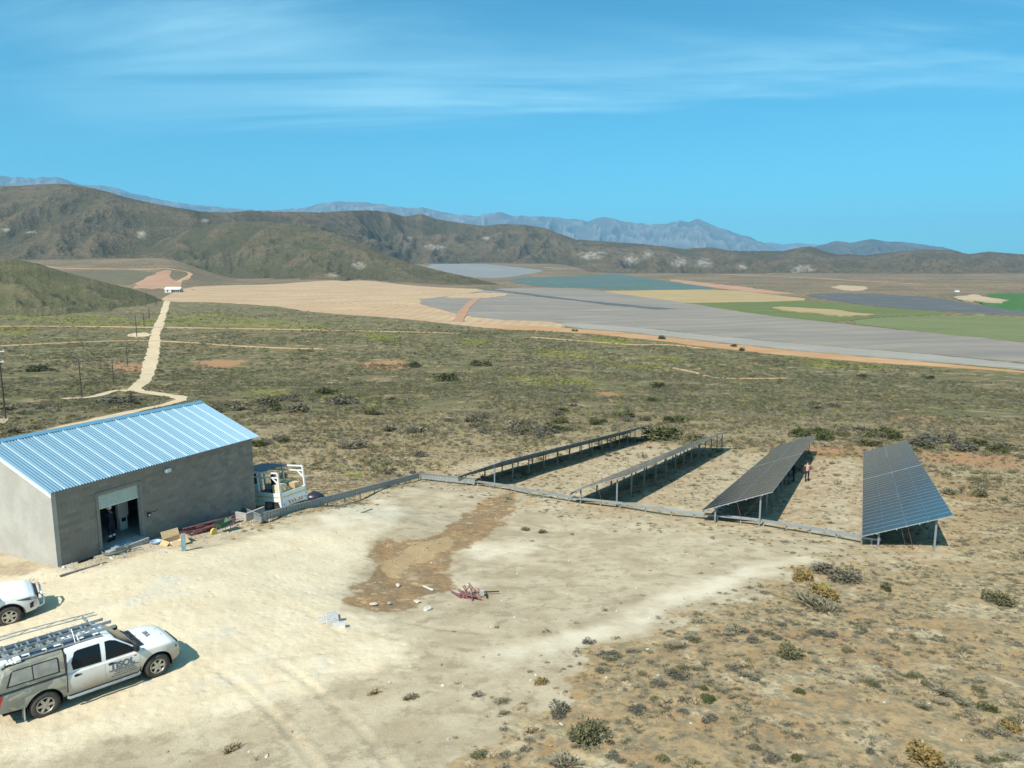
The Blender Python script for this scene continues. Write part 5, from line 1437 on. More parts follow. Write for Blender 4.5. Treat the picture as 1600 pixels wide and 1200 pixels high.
MB().box(4.3, 5.1, -.94, -.925, 1.35, 1.95).build('window', m_win, cb2); MB().box(3.735, 3.748, -.7, .7, 1.3, 1.95).build('rear_window', m_win, cb2)
for x, s_ in ((1.15, -1), (1.15, 1), (4.75, -1), (4.75, 1)): wheel(tk, x, s_ * .78, .40, s_, .28)
MB().box(.62, .65, -.95, -.62, .12, .58).box(.62, .65, .62, .95, .12, .58).build('mud_flap', m_galvd, tk)
bpy.context.view_layer.update()
def on_tk(name, label, cat, group=None, loc=(0, 0, .8), rz=0.0):
    o = empty(name, (0, 0, 0), 0, label, cat, group); o.matrix_world = tk.matrix_world @ Matrix.Translation(loc) @ Matrix.Rotation(rz, 4, 'Z'); return o
m_card = flat('cardboard', (.50, .36, .20), .85, 0, .1, .1); m_pale = flat('pale_plywood', (.66, .55, .36), .8, 0, .1, .08)
def crate(label, loc, sz, mat, name='carton', cat='carton', rz=0):
    t = on_tk(name, label, cat, 'load on the white truck', loc, rz)
    a, b, c = sz
    MB().box(-a / 2, a / 2, -b / 2, b / 2, 0, c).build('box', mat, t); MB().box(-a / 2 - .005, a / 2 + .005, -.03, .03, c, c + .006).box(-a / 2 - .005, -a / 2, -.03, .03, c - .12, c).build('tape', m_pale if mat is m_card else m_card, t)
crate('pale carton on the truck beside the building edge', (1.25, -.62, .81), (.72, .5, .72), m_pale)
crate('tan carton near the tail corner of the truck', (.52, -.62, .81), (.66, .5, .70), m_card)
crate('cream carton at the far tail corner of the truck', (.45, .55, .81), (.6, .6, .85), m_pale)
crate('brown striped carton standing beside the far load frame', (.22, .25, .81), (.3, .4, .62), m_card)
mw = on_tk('winch', 'dark machine with a hand wheel behind the cartons on the truck', 'machine', None, (.95, .35, .81))
MB().box(-.3, .3, -.25, .25, 0, .5).build('housing', m_black, mw); MB().tube([(0, 0, .5), (0, 0, 1.2)], .03, 6).build('spindle', m_black, mw)
MB().tube([(.2 * math.cos(a), .2 * math.sin(a) * .3, 1.2 + .2 * math.sin(a)) for a in np.linspace(0, 2 * math.pi, 16)], .018, 5).build('handwheel', m_red, mw)
dg_ = on_tk('tool_bundle', 'bundle of dark tools and hoses between the cartons at the tailgate', 'tools', None, (.30, -.12, .81))
tb = MB()
for k in range(9):
    a = random.uniform(0, 6.28); tb.tube([(.2 * math.cos(a), .2 * math.sin(a), .05 + .04 * k), (.1 * math.cos(a + 1), .1 * math.sin(a + 1), .2 + .04 * k), (.22 * math.cos(a + 2.2), .2 * math.sin(a + 2.2), .12 + .04 * k)], .025, 5, k % 2)
tb.build('hoses', [m_black, m_card], dg_)
dr = on_tk('gas_bottle', 'dark upright bottle behind the cartons on the truck', 'bottle', None, (2.2, -.5, .81))
MB().lathe([(0, 0), (.14, .01), (.14, .95), (.10, 1.1), (.05, 1.18), (.05, 1.3), (0, 1.3)], None, 14).build('bottle_body', m_black, dr, smooth=40)
# black bag with yellow straps beside the lorry
bp = Vector(hit(492, 783))
bg_ = empty('duffel_bag', bp, R(20), 'black plastic bag with a yellow strap on the ground beyond the cable tray', 'bag')
bb = MB(); bb.lathe([(0, 0), (.55, .05), (.62, .25), (.48, .5), (.2, .66), (0, .70)], Matrix.Diagonal((1.15, .8, 1, 1)), 14); bo = bb.build('bag', flat('black_bag', (.025, .022, .035), .35, 0, .5), bg_, smooth=60)
dm = bo.modifiers.new('crumple', 'DISPLACE'); tx = bpy.data.textures.new('crumple', 'CLOUDS'); tx.noise_scale = .3; dm.texture = tx; dm.strength = .22
MB().box(-.72, -.60, -.3, .3, .02, .34).box(-.72, -.55, -.3, .25, .36, .46).build('strap', flat('yellow_web', (.72, .58, .06), .6), bg_)

# ---------------------------------------------------------------- things lying about the yard
def ground_thing(name, px, label, cat, rz=0.0, group=None, dz=0.0):
    p = Vector(hit(*px)); p.z = gz(p.x, p.y) + dz
    return empty(name, p, rz, label, cat, group)
# hose coil
h_ = ground_thing('hose_coil', (180, 863), 'coil of grey green hose lying below the roller door', 'hose', 0, None, .05)
hc = MB(); pts = []
for k in range(5 * 22):
    a = 2 * math.pi * k / 22; r = .52 + .035 * math.sin(k * .7) + .03 * (k // 22 % 2); pts.append((r * math.cos(a), r * math.sin(a), .02 + .018 * (k / 22)))
pts.append((.75, .25, .02)); pts.append((1.0, .5, .02))
hc.tube(pts, .022, 5).build('hose', flat('hose_green', (.13, .17, .15), .6), h_, smooth=60)
# timber, pipes
o = MB().box(-1.0, 1.0, -.06, .06, 0, .07).build('timber_plank', m_wood); hp_ = Vector(hit(131, 890)); o.location = hp_; o.rotation_euler = (0, .05, BRZ - .1); tag(o, 'dark plank lying on the gravel left of the hose coil', 'plank')
o = MB().box(-.35, .35, -.05, .05, 0, .12).build('steel_offcut', m_under); hp_ = Vector(hit(134, 876)); o.location = hp_; o.rotation_euler = (0, 0, BRZ); tag(o, 'short dark offcut against the wall base near the corner', 'offcut')
o = MB().lathe([(0, 0), (.09, .01), (.11, .1), (.08, .2), (0, .22)], None, 10).build('plastic_jug', m_white, smooth=50); o.location = Vector(hit(139, 869)); tag(o, 'small white jug at the foot of the wall left of the door', 'jug')
o = MB().box(-.9, .9, -.05, .05, 0, .05).build('timber_plank', m_wood); o.location = Vector(hit(567, 801)); o.rotation_euler = (0, .05, R(62)); tag(o, 'grey plank on pale earth below the long cable tray', 'plank')
o = MB().box(-.32, .32, -.04, .04, 0, .04).build('white_batten', flat('pale_batten', (.62, .57, .5), .8)); o.location = Vector(hit(669, 920)); o.rotation_euler = (0, 0, R(-42)); tag(o, 'short white batten lying on the brown spill', 'batten')
o = MB().box(-.7, .7, -.07, .07, 0, .10).build('concrete_lintel', m_plaster); o.location = Vector((bw(5.3, -.25, 0).x, bw(5.3, -.25, 0).y, gz(*bw(5.3, -.25, 0)[:2]))); o.rotation_euler = (0, -.05, BRZ); tag(o, 'pale concrete lintel lying along the wall right of the roller door', 'lintel')
m_rust = flat('red_primer', (.20, .085, .085), .7, .1, .3, .3, 5)
pp_ = bw(7.6, -.75, 0); pl = empty('pipe_stack', (pp_.x, pp_.y, gz(pp_.x, pp_.y)), BRZ, 'long stack of red primed steel pipes against the front wall', 'pipes')
pl.rotation_euler = (0, math.atan2(gz(*bw(6.4, -.75, 0)[:2]) - gz(*bw(8.8, -.75, 0)[:2]), 2.4), BRZ)
for k in range(46):
    ln = random.uniform(1.6, 2.6); x = random.uniform(-1.0, 1.0); y = random.uniform(-.5, .6); z = .05 + max(0, .42 - abs(y - .1) * .5) * random.random()
    t = random.gauss(0, .05)
    MB().tube([(x - ln / 2, y - t, z), (x + ln / 2, y + t, z + random.gauss(0, .03))], .034, 6).build('pipe', m_rust, pl)
sk = ground_thing('scrap_heap', (733, 932), 'heap of short red primed steel stakes on the bare ground', 'stakes')
for k in range(22):
    a = R(random.gauss(112, 22)); ln = random.uniform(.45, 1.15); c = Vector((random.gauss(-.05, .28), random.gauss(0, .22), random.uniform(.03, .22)))
    d = Vector((math.cos(a), math.sin(a), random.gauss(.12, .15))).normalized() * ln / 2
    c.z = max(c.z, abs(d.z) + .03)
    MB().tube([c - d, c + d], .026, 6).build('stake', m_rust, sk)
MB().box(.45, .65, .05, .25, 0, .22).build('grey_block', m_plaster, sk)
MB().tube([(.75, .3, .02), (.78, -.35, .12)], .03, 6).tube([(.2, .35, .03), (1.3, .42, .05)], .026, 6).build('bar', m_under, sk)
# open carton with rubbish
bxp = ground_thing('cardboard_box', (274, 849), 'big open cardboard box lying flat and filled with rubbish', 'box', BRZ - .15)
bxp.scale = (.60, .60, .60)
cm = MB(); cm.box(-.75, .75, -.55, .55, 0, .02); cm.box(-.75, .75, .55, .58, 0, .42); cm.box(-.75, .75, -.58, -.55, 0, .30); cm.box(-.78, -.75, -.55, .55, 0, .42); cm.box(.75, .78, -.55, .55, 0, .36)
cm.build('carton_shell', m_card, bxp)
def flap(pts): return MB().prism(pts, (.0, .0, .018))
flap([(-.75, .57, .42), (.75, .57, .42), (.8, .90, .92), (-.7, .90, .95)]).build('flap', m_card, bxp); flap([(-.75, -.57, .30), (.75, -.57, .30), (.78, -1.0, .10), (-.7, -1.0, .06)]).build('flap', m_card, bxp)
flap([(.77, -.55, .36), (.77, .55, .36), (1.25, .6, .30), (1.25, -.5, .22)]).build('flap', m_card, bxp); flap([(-.77, -.55, .42), (-.77, .55, .42), (-1.1, .5, .10), (-1.1, -.5, .10)]).build('flap', m_card, bxp)
bpy.context.view_layer.update()
for lab, loc, mat, sz in (('white foam piece lying in the open cardboard box', (-.25, .1, .03), m_white, (.35, .16, .12)), ('yellow bag lying in the open cardboard box', (.15, -.15, .03), ky, (.32, .26, .14)), ('crumpled grey wrapping in the open cardboard box', (.5, .1, .03), m_cab, (.25, .3, .16))):
    m = MB().lathe([(0, 0), (.5, .1), (.5, .6), (.2, 1), (0, 1)], Matrix.Rotation(.4, 4, 'Z') @ Matrix.Diagonal((sz[0], sz[1], sz[2], 1)), 7)
    o = m.build('packing_waste', mat); o.matrix_world = bxp.matrix_world @ Matrix.Translation(loc); tag(o, lab, 'rubbish')
bs = ground_thing('washing_basin', (244, 850), 'shallow pale blue basin on the gravel beside the cardboard box', 'basin')
bs.scale = (.68, .68, .8)
MB().lathe([(0, .02), (.28, .03), (.38, .16), (.41, .17), (.40, .19), (.36, .19), (.26, .06), (0, .05)], None, 20).build('bowl', flat('blue_plastic', (.30, .40, .50), .5), bs, smooth=50)
pt = ground_thing('marker_post', (287.5, 862), 'leaning blue grey metal post standing beside the cardboard box', 'post', .3)
MB().box(-.09, .09, -.05, .05, -.3, .82).box(-.09, -.07, -.05, .12, -.3, .82).build('post', flat('blue_grey_steel', (.20, .31, .36), .5, .2), pt); MB().box(-.1, .1, -.06, .13, .82, .86).build('cap', m_galvd, pt)
# wheelbarrow
_w = bw(7.7, -1.75, 0); wb = empty('wheelbarrow', (_w.x, _w.y, gz(_w.x, _w.y)), BRZ + math.pi, 'green wheelbarrow with yellow wheel tipped beside the pipe stack', 'wheelbarrow')
wt = [(-.42, -.30, .62), (.42, -.26, .58), (.42, .26, .58), (-.42, .30, .62)]; wb_ = [(-.22, -.2, .32), (.28, -.17, .30), (.28, .17, .30), (-.22, .2, .32)]
MB().add(wt + wb_, [(4, 5, 6, 7), (0, 1, 5, 4), (1, 2, 6, 5), (2, 3, 7, 6), (3, 0, 4, 7)]).build('tray', flat('green_paint', (.05, .11, .07), .6, 0, .3, .3, 5), wb)
MB().tube([(.62, 0, .20), (.2, -.2, .30), (-.85, -.30, .52)], .022, 6).tube([(.62, 0, .20), (.2, .2, .30), (-.85, .30, .52)], .022, 6).tube([(-.25, -.22, .32), (-.35, -.24, 0)], .02, 5).tube([(-.25, .22, .32), (-.35, .24, 0)], .02, 5).build('frame', m_galvd, wb)
MB().lathe([(0, -.03), (.12, -.035), (.20, -.05), (.20, .05), (.12, .035), (0, .03)], Matrix.Translation((.64, 0, .2)) @ Matrix.Rotation(R(90), 4, 'X'), 18).build('wheel', ky, wb, smooth=50)
# concrete kerb by the storehouse corner
kp_ = bw(9.9, -1.0, 0); ke = empty('concrete_kerb', (kp_.x, kp_.y, gz(kp_.x, kp_.y)), BRZ, 'low concrete kerb wall running from the storehouse wall to the cable tray', 'kerb')
MB().box(-.12, .0, -.25, .95, -.3, .45).box(.002, 1.3, -.25, -.12, -.3, .45).build('kerb', m_slab, ke)
# hollow concrete blocks
hb_me = MB()
hb_me.box(-.20, .20, -.07, -.045, 0, .19).box(-.20, .20, .045, .07, 0, .19).box(-.20, -.175, -.045, .045, 0, .19).box(.175, .20, -.045, .045, 0, .19).box(-.014, .014, -.045, .045, 0, .19)
hb_me = hb_me.mesh('hollow_block', flat('pale_block', (.56, .55, .52), .95, 0, .05, .1, 8))
for k, (dx, dy, dz, rz, lab) in enumerate(((-.30, .10, 0, .3, 'pale hollow concrete block at the left end of the small pile'), (.02, -.02, 0, .45, 'pale hollow concrete block lying in the middle of the small pile'), (.02, .24, 0, .42, 'pale hollow concrete block at the back of the small pile'),
                                           (-.02, .10, .192, .40, 'pale hollow concrete block on top of the small pile'), (.30, -.24, 0, .2, 'single pale concrete block standing in front of the small pile'))):
    p = Vector(hit(519, 976)); o = link('hollow_block', hb_me, None, (p.x + dx * 1.1, p.y + dy * 1.1, gz(p.x + dx, p.y + dy) + dz * 1.1 + .03), (0, 0, rz)); o.scale = (1.1, 1.1, 1.1)
    tag(o, lab, 'block', 'hollow blocks on the sand')

# ---------------------------------------------------------------- poles and the far shed
m_pole = flat('creosote_pole', (.075, .06, .05), .9, 0, .1, .25)
m_ins = flat('pale_insulator', (.50, .60, .63), .4)
POLES = [((9, 655), (0, 548), 'nearest wooden power pole with two pale crossarms at the left edge'), ((128, 620), (125, 563), 'wooden power pole at the end of the short pale track'), ((178, 600), (177, 566), 'wooden power pole just left of the dirt road bend'),
         ((199.5, 571), (197.5, 540), 'wooden power pole on the orange bare earth'), ((214, 527), (212.5, 494), 'wooden power pole in the pale bare patch'), ((225.5, 511), (224, 492), 'distant power pole left of the road before the yellow flowers'), ((233.5, 497), (232.5, 482), 'distant power pole among the yellow flowers'),
         ((244, 477), (243, 463), 'most distant power pole below the far shed')]
for b, tp, lab in POLES:
    p = Vector(hit(*b)); r = pray(*tp); r = r / r[1]; H_ = r[2] * p.y + CAMZ - p.z
    t = empty('power_pole', p, 0, lab, 'power pole', 'power line poles along the dirt road')
    n_ = max(.15, p.length * .00045)
    MB().tube([(0, 0, -.5), (0, 0, H_)], [n_ * 1.15, n_ * .75], 8).build('pole', m_pole, t)
    for k, z in enumerate((H_ - .15, H_ - 2.1)):
        a = MB().box(-1.15 + .3 * k, 1.15 - .3 * k, -.07, .07, z - .07, z + .07).build('crossarm', m_ins if p.y < 150 else m_pole, t)
        for x in (-.95 + .3 * k, .95 - .3 * k): MB().lathe([(.05, 0), (.11, .05), (.11, .25), (.05, .3)], Matrix.Translation((x, 0, z + .07)), 8).build('insulator', m_ins, a)
fsb = Vector(hit(272, 456.5)); kS = fsb.y / FPX
fs = empty('farm_shed', fsb, R(6), 'small white farm shed far away where the dirt road ends', 'shed')
W_, D_, H_ = 22 * kS, 16 * kS, 4.6 * kS
MB().box(-W_ / 2, -W_ * .06, -D_ / 2, D_ / 2, -3, H_).build('wall', flat('white_wall', (.62, .62, .58), .8), fs)
for k in range(5):
    x = -W_ * .06 + .0 + (W_ * .56) * k / 4; MB().box(x - .3, x + .3, -D_ / 2, -D_ / 2 + .6, -3, H_).build('column', m_plaster, fs)
MB().box(-W_ * .06, W_ / 2, -D_ / 2 + 3, D_ / 2, -3, H_ - .1).build('back_wall', m_galvd, fs)
MB().prism([(-W_ / 2 - .5, -D_ / 2 - .6, H_), (-W_ / 2 - .5, 0, H_ + 3.4 * kS), (-W_ / 2 - .5, D_ / 2 + .6, H_), (-W_ / 2 - .5, D_ / 2 + .6, H_ - .4), (-W_ / 2 - .5, -D_ / 2 - .6, H_ - .4)], (W_ + 1, 0, 0)).build('roof', m_white, fs)
MB().box(-W_ * .36, -W_ * .26, -D_ / 2 - .06, -D_ / 2, 1.0, 3.6).build('window', m_black, fs)
def small_car(px, lab, mat, rz):
    p = Vector(hit(*px)); t = empty('parked_car', p, rz, lab, 'car', 'vehicles at the far shed'); s = 1.0
    MB().prism([(-2.3, -.9, .4), (2.4, -.9, .4), (2.4, -.9, .95), (1.2, -.9, 1.1), (.7, -.9, 1.75), (-2.2, -.9, 1.8), (-2.3, -.9, 1.0)], (0, 1.8, 0)).build('body', mat, t)
    MB().box(-2.0, .6, -.92, .92, 1.15, 1.6).build('window', m_win, t)
    for x in (-1.4, 1.5):
        for y in (-.8, .8): MB().lathe([(0, -.12), (.4, -.12), (.4, .12), (0, .12)], Matrix.Translation((x, y, .4)) @ Matrix.Rotation(R(90), 4, 'X'), 10).build('wheel', m_rub, t)
small_car((281, 455.5), 'white car parked at the right end of the far shed', m_car, .4); small_car((289, 453), 'white van standing behind the far shed', m_car, 0); small_car((302, 453.5), 'pale pickup standing alone on the ploughed field right of the far shed', m_card, .2)
fh = Vector(hit(1495, 456)); t = empty('farm_house', fh, 0, 'tiny white house far away on the right below the hills', 'house')
MB().box(-3.4, 3.4, -2, 2, -2, 2.6).build('wall', m_white, t); MB().prism([(-3.7, -2.4, 2.6), (-3.7, 0, 3.8), (-3.7, 2.4, 2.6)], (7.4, 0, 0)).build('roof', m_galv, t)

# ---------------------------------------------------------------- shrubs, tussocks, stones
def leaf_mat(name, a, b, c=None):
    k = N(name, .9, 0, .08)
    oi = k.n('ShaderNodeObjectInfo')
    v = k.mix(oi.outputs['Random'], a, b)
    f = k.noise(3.2, 3, .6, k.pos(True))
    v = k.mix(k.math('MULTIPLY', k.rng(f, .42, .66), .6), v, c or tuple(x * .62 for x in a))
    k.color(v)
    return k.m
KINDS = [('grey_tuft', leaf_mat('grey_tuft', (.200, .180, .118), (.245, .212, .145)), 'twig'),
         ('olive_bush', leaf_mat('olive_bush', (.120, .116, .056), (.155, .142, .075)), 'leaf'),
         ('green_bush', leaf_mat('green_bush', (.074, .084, .032), (.095, .100, .044)), 'leaf'),
         ('brown_bush', leaf_mat('brown_bush', (.150, .132, .092), (.125, .116, .090)), 'leaf'),
         ('yellow_bush', leaf_mat('yellow_bush', (.34, .34, .055), (.26, .29, .07), (.12, .15, .05)), 'leaf'),
         ('orange_bush', leaf_mat('orange_bush', (.27, .18, .065), (.22, .165, .07), (.13, .115, .055)), 'leaf'),
         ('straw_tuft', leaf_mat('straw_tuft', (.40, .315, .20), (.34, .27, .165)), 'twig')]
def bush_mesh(kind, mat, style, seed, n):
    r_ = np.random.default_rng(seed)
    V, F = [], []
    lob = [(r_.uniform(-.28, .28), r_.uniform(-.28, .28), r_.uniform(.5, 1)) for _ in range(r_.integers(4, 8))]
    for i in range(n):
        if style == 'leaf':
            lx, ly, lr = lob[r_.integers(len(lob))]
            d = r_.normal(size=3); d[2] = abs(d[2]) * 1.1 + .05; d /= np.linalg.norm(d)
            rad = lr * .30 * r_.uniform(.55, 1.05)
            p = np.array([lx + d[0] * rad, ly + d[1] * rad, (.10 + d[2] * rad * 1.7) * (.8 + .2 * lr)])
            sz = r_.uniform(.035, .075)
            t = np.cross(d, r_.normal(size=3)); t /= np.linalg.norm(t) + 1e-9
            u = d * .7 + r_.normal(size=3) * .5; u /= np.linalg.norm(u)
            a = [p - t * sz * .6, p + t * sz * .6, p + t * sz * .25 + u * sz * 1.5, p - t * sz * .25 + u * sz * 1.5]
        else:
            an, el = r_.uniform(0, 2 * math.pi), r_.uniform(.12, 1.35)
            lx, ly, lr = lob[r_.integers(len(lob))]
            ln = r_.uniform(.22, .5) * (.6 + .4 * lr)
            d = np.array([math.cos(an) * math.cos(el), math.sin(an) * math.cos(el), math.sin(el)])
            p = np.array([lx * .8, ly * .8, 0]) + d * ln * r_.uniform(.1, .4)
            e = p + d * ln * .75 + r_.normal(size=3) * .04
            t = np.cross(d, r_.normal(size=3)); t /= np.linalg.norm(t) + 1e-9
            wd = r_.uniform(.008, .022)
            a = [p - t * wd, p + t * wd, e + t * wd * 1.6, e - t * wd * 1.6]
        b = len(V); V += [tuple(q_) for q_ in a]; F.append((b, b + 1, b + 2, b + 3))
    me = bpy.data.meshes.new(kind); me.from_pydata(V, [], F); me.materials.append(mat)
    return me
LOW = [[bush_mesh(k, m, s_, 100 + 7 * i + j, 90 if s_ == 'leaf' else 85) for j in range(3)] for i, (k, m, s_) in enumerate(KINDS)]
HIGH = [[bush_mesh(k, m, s_, 300 + 7 * i + j, 520 if s_ == 'leaf' else 420) for j in range(3)] for i, (k, m, s_) in enumerate(KINDS)]

def sample(r0, r1, dens_, amax=38.5):
    a = R(amax); n = int(dens_ * a * (r1 * r1 - r0 * r0))
    r = np.sqrt(rng.uniform(r0 * r0, r1 * r1, n)); t = rng.uniform(-a, a, n)
    return r * np.sin(t), r * np.cos(t)
ROADS = [poly_w(dens(p, closed=False)) for p in ([(262, 468), (258, 482), (252, 500), (246, 514), (242, 524), (241, 545), (234, 570), (229, 592), (218, 602), (206, 610), (250, 616), (290, 622), (270, 631), (205, 644), (150, 657), (60, 680)],
                                                    [(205, 611), (180, 610), (146, 622), (97, 624)])]
FEDGE = poly_w([(-300, 470), (262, 470), (330, 474), (440, 482), (560, 495), (700, 508), (880, 519), (1000, 530), (1160, 550), (1300, 563), (1450, 573), (1720, 599), (1720, 300), (-300, 300)])
def keep(x, y):
    """not on roads, fields, in the building, vehicles or panels' feet"""
    ok = np.ones(x.shape, bool)
    for rd, wd in zip(ROADS, (3.0, 1.8)): ok &= dline(rd, x, y) > wd
    far = np.hypot(x, y) > 180
    k = np.where(far)[0]
    if len(k): ok[k] &= sdf(FEDGE, x[k], y[k]) > 2
    lx = (x - BO.x) * Bl.x + (y - BO.y) * Bl.y; ly = -((x - BO.x) * Bn.x + (y - BO.y) * Bn.y)
    ok &= ~((lx > -.8) & (lx < BL + .8) & (ly > -1.6) & (ly < 2 * BHALF + .8))
    ok &= np.hypot(x - tk0.x - th_.x * 2.5, y - tk0.y - th_.y * 2.5) > 3.5
    return ok
B = []   # x, y, size, height, kind
def put(x, y, sz, ht, kd): B.append(np.stack([x, y, sz, ht, kd.astype(float)], -1))
def choose(n, p): return rng.choice(len(p), n, p=np.array(p) / sum(p))
def region(r0, r1, dn, s0, s1, hf, p, clump=9.0, thr=.0, use_cover=True, cover_pow=1.0):
    x, y = sample(r0, r1, dn)
    cl = pn(x / clump, y / clump, 61) + .6 * pn(x / (clump / 3.1), y / (clump / 3.1), 62)
    pr = sstep(thr - .45, thr + .45, cl)
    if use_cover: pr = pr * masks(x, y)[4] ** cover_pow
    k = (rng.random(len(x)) < pr) & keep(x, y)
    x, y = x[k], y[k]
    sz = s0 + (s1 - s0) * rng.random(len(x)) ** 2.2
    put(x, y, sz, sz * rng.uniform(hf * .8, hf * 1.25, len(x)), choose(len(x), p))
# p: grey, olive, green, brown, yellow, orange, straw
region(14, 66, 11.0, .18, .50, .42, [6, 2.0, .2, 2.4, .03, .2, 1.8], 4, .0)
region(14, 66, .42, .4, .85, .42, [6, 2.2, .3, 2.2, .05, .3, .6], 7, .1)
region(14, 75, 26.0, .09, .34, .50, [5, 1.6, .15, 3, 0, .25, 3.5], 2.5, -.05)
region(62, 150, 1.5, .40, 1.25, .62, [3.4, 4.2, 1.0, 2.6, .20, .4, .6], 11, -.18)
region(62, 150, 1.3, .25, .6, .6, [3, 3, .6, 2.4, .1, .4, 1.4], 6, -.3)
region(150, 300, .80, .6, 1.7, .62, [2.8, 4.2, 1.4, 3.0, .30, .3, .3], 22, -.15)
region(300, 560, .20, 1.0, 2.6, .55, [1.4, 4, 2.6, 2.6, .1, .2, .1], 40, -.1)
region(560, 900, .03, 1.6, 3.6, .5, [1, 4, 3.5, 2, .1, .1, 0], 60, -.1)
# sparse dry tufts on the hard ground of the yard and between the panels
x, y = sample(15, 110, .55)
mm = masks(x, y)
k = (rng.random(len(x)) < mm[6 + 0] * 0 + np.clip((1 - mm[4]) * (1 - mm[0]) * (1 - mm[1]) * (.10 + .30 * (sdf(ARR, x, y) < 0) + .20 * (sdf(PAD, x, y) > -6)), 0, 1)) & (mm[2] < .4) & keep(x, y)
x, y = x[k], y[k]; sz = rng.uniform(.16, .5, len(x)); put(x, y, sz, sz * rng.uniform(.4, .65, len(x)), choose(len(x), [4, 1.2, .1, 2.5, 0, .1, 4]))
# big bushes in the middle distance, often in drifts
x, y = sample(95, 430, .046)
pr = sstep(-.05, .75, pn(x / 34, y / 34, 71) + .4 * pn(x / 11, y / 11, 72)) * masks(x, y)[4]
k = (rng.random(len(x)) < pr) & keep(x, y) & (x < .35 * y + 40)
x, y = x[k], y[k]; sz = rng.uniform(1.6, 3.6, len(x)); put(x, y, sz, sz * rng.uniform(.38, .60, len(x)), choose(len(x), [1.5, 2.6, 2.6, 4.2, 0, 0, 0]))
# flowering drifts
for p in FLOW:
    c = p.mean(0); ex = np.abs(p - c).max(0); n = int(min(1300, 60 + ex[0] * ex[1] * .34))
    x, y = c[0] + rng.uniform(-1, 1, n) * ex[0], c[1] + rng.uniform(-1, 1, n) * ex[1]
    k = (sdf(p, x, y) < 2 + 4 * pn(x / 6, y / 6, 73)) & keep(x, y); x, y = x[k], y[k]
    sc = np.clip(np.hypot(x, y) / 190, .7, 2.4); sz = rng.uniform(.6, 1.15, len(x)) * sc
    put(x, y, sz, sz * .55, choose(len(x), [0, .5, .2, 0, 3.2, .7, 0]))
B = np.concatenate(B)
# named bushes of the photograph: px, py (foot), width px, height px, kind
NAMED = [(1283, 942, 46, 34, 5, 'rusty orange shrub with yellow tips in the clump beside the pale track'), (1266, 944, 44, 26, 0, 'blue grey shrub at the left of the orange shrub in the clump'), (1255, 906, 30, 22, 5, 'small rusty shrub at the back of the clump beside the track'), (1322, 908, 38, 24, 3, 'grey brown shrub at the right of the orange clump'), (1290, 893, 36, 18, 3, 'dry dark shrub at the far side of the orange clump'),
         (1287, 952, 40, 24, 0, 'pale grey green shrub at the front of the orange clump'), (1284, 925, 22, 16, 4, 'yellow shrub in the middle of the orange clump'),
         (917, 1158, 58, 48, 1, 'dark green shrub with olive top in the middle foreground'), (880, 1196, 50, 26, 0, 'grey shrub below the dark green shrub at the bottom edge'), (1437, 1192, 70, 46, 5, 'orange tipped green shrub at the bottom edge right of the middle'), (1231, 1026, 40, 26, 1, 'olive shrub standing alone in the right foreground'),
         (1555, 942, 44, 30, 1, 'olive green shrub near the right edge below the panels'), (1575, 1142, 40, 22, 5, 'yellow orange shrub close to the right edge'), (1545, 1112, 30, 18, 2, 'grey green shrub left of the yellow shrub at the right edge'), (1387, 922, 15, 14, 2, 'small pointed dark shrub on bare ground right of the clump'), (872, 1112, 34, 22, 3, 'dead grey brown shrub left of the dark green shrub'),
         (1041, 688, 62, 30, 6 - 4, 'bright green rounded bush behind the far end of the farthest panels'), (1058, 660, 36, 16, 2, 'second green bush just beyond the bright green one'), (1088, 690, 40, 16, 1, 'low olive bush between the far ends of two arrays'), (470, 644, 44, 20, 3, 'dark grey bush on the scrub right of the blue roof'), (535, 632, 46, 20, 3, 'wide dark grey bush in the middle scrub'), (512, 616, 40, 16, 2, 'dark green bush behind the grey bushes in the middle scrub'),
         (420, 632, 36, 18, 3, 'grey brown bush nearest the blue roof tip'), (185, 632, 62, 20, 3, 'long dark bush behind the storehouse beside the road'), (60, 580, 40, 14, 2, 'dark green bush left of the power poles'), (700, 595, 40, 18, 2, 'dark green bush in the centre scrub left of the panels'), (750, 572, 34, 14, 2, 'dark green bush high in the centre scrub'), (645, 574, 22, 14, 2, 'upright green bush at the edge of the red bare patch'),
         (1030, 606, 26, 13, 2, 'green bush beyond the panels right of the bare patch'), (555, 700, 44, 18, 3, 'grey bush between the storehouse and the farthest panels'), (660, 714, 26, 12, 3, 'small grey bush beyond the far tray corner'), (645, 740, 14, 9, 0, 'small dark tuft on the bare ground below the long tray'), (1448, 592, 20, 10, 2, 'dark green bush near the right edge of the scrub'), (1346, 590, 16, 9, 2, 'round dark bush below the yellow flower band on the right'),
         (1032, 530, 16, 8, 2, 'dark round bush beside the earth bank left of the middle right'), (898, 518, 9, 6, 2, 'tiny dark round bush on the edge of the earth bank'), (1146, 542, 12, 7, 2, 'dark round bush at the edge of the earth bank'), (1158, 548, 12, 7, 2, 'second dark round bush right at the earth bank edge'), (820, 828, 16, 10, 0, 'grey tuft on the bare ground left of the second array end'), (848, 832, 16, 11, 0, 'pale grey tuft on the bare ground below the flat tray')]
used = 0
def px_per_m(p): return FPX / (CP * p[1] - SP * (p[2] - CAMZ))
for px_, py_, wpx, hpx, kd, lab in NAMED:
    p = hit(px_, py_); s_ = px_per_m(p)
    if 'clump' in lab: wpx, hpx = wpx * 1.25, hpx * 1.2
    o = link('shrub', HIGH[kd][used % 3], None, Vector(p) + Vector((0, 0, -.02)), (0, 0, random.uniform(0, 6.28)))
    o.scale = (wpx / s_ * 1.15, wpx / s_ * 1.05, hpx / s_ * 1.25)
    tag(o, lab, 'shrub'); used += 1
app = B[:, 2] / np.hypot(B[:, 0], B[:, 1])
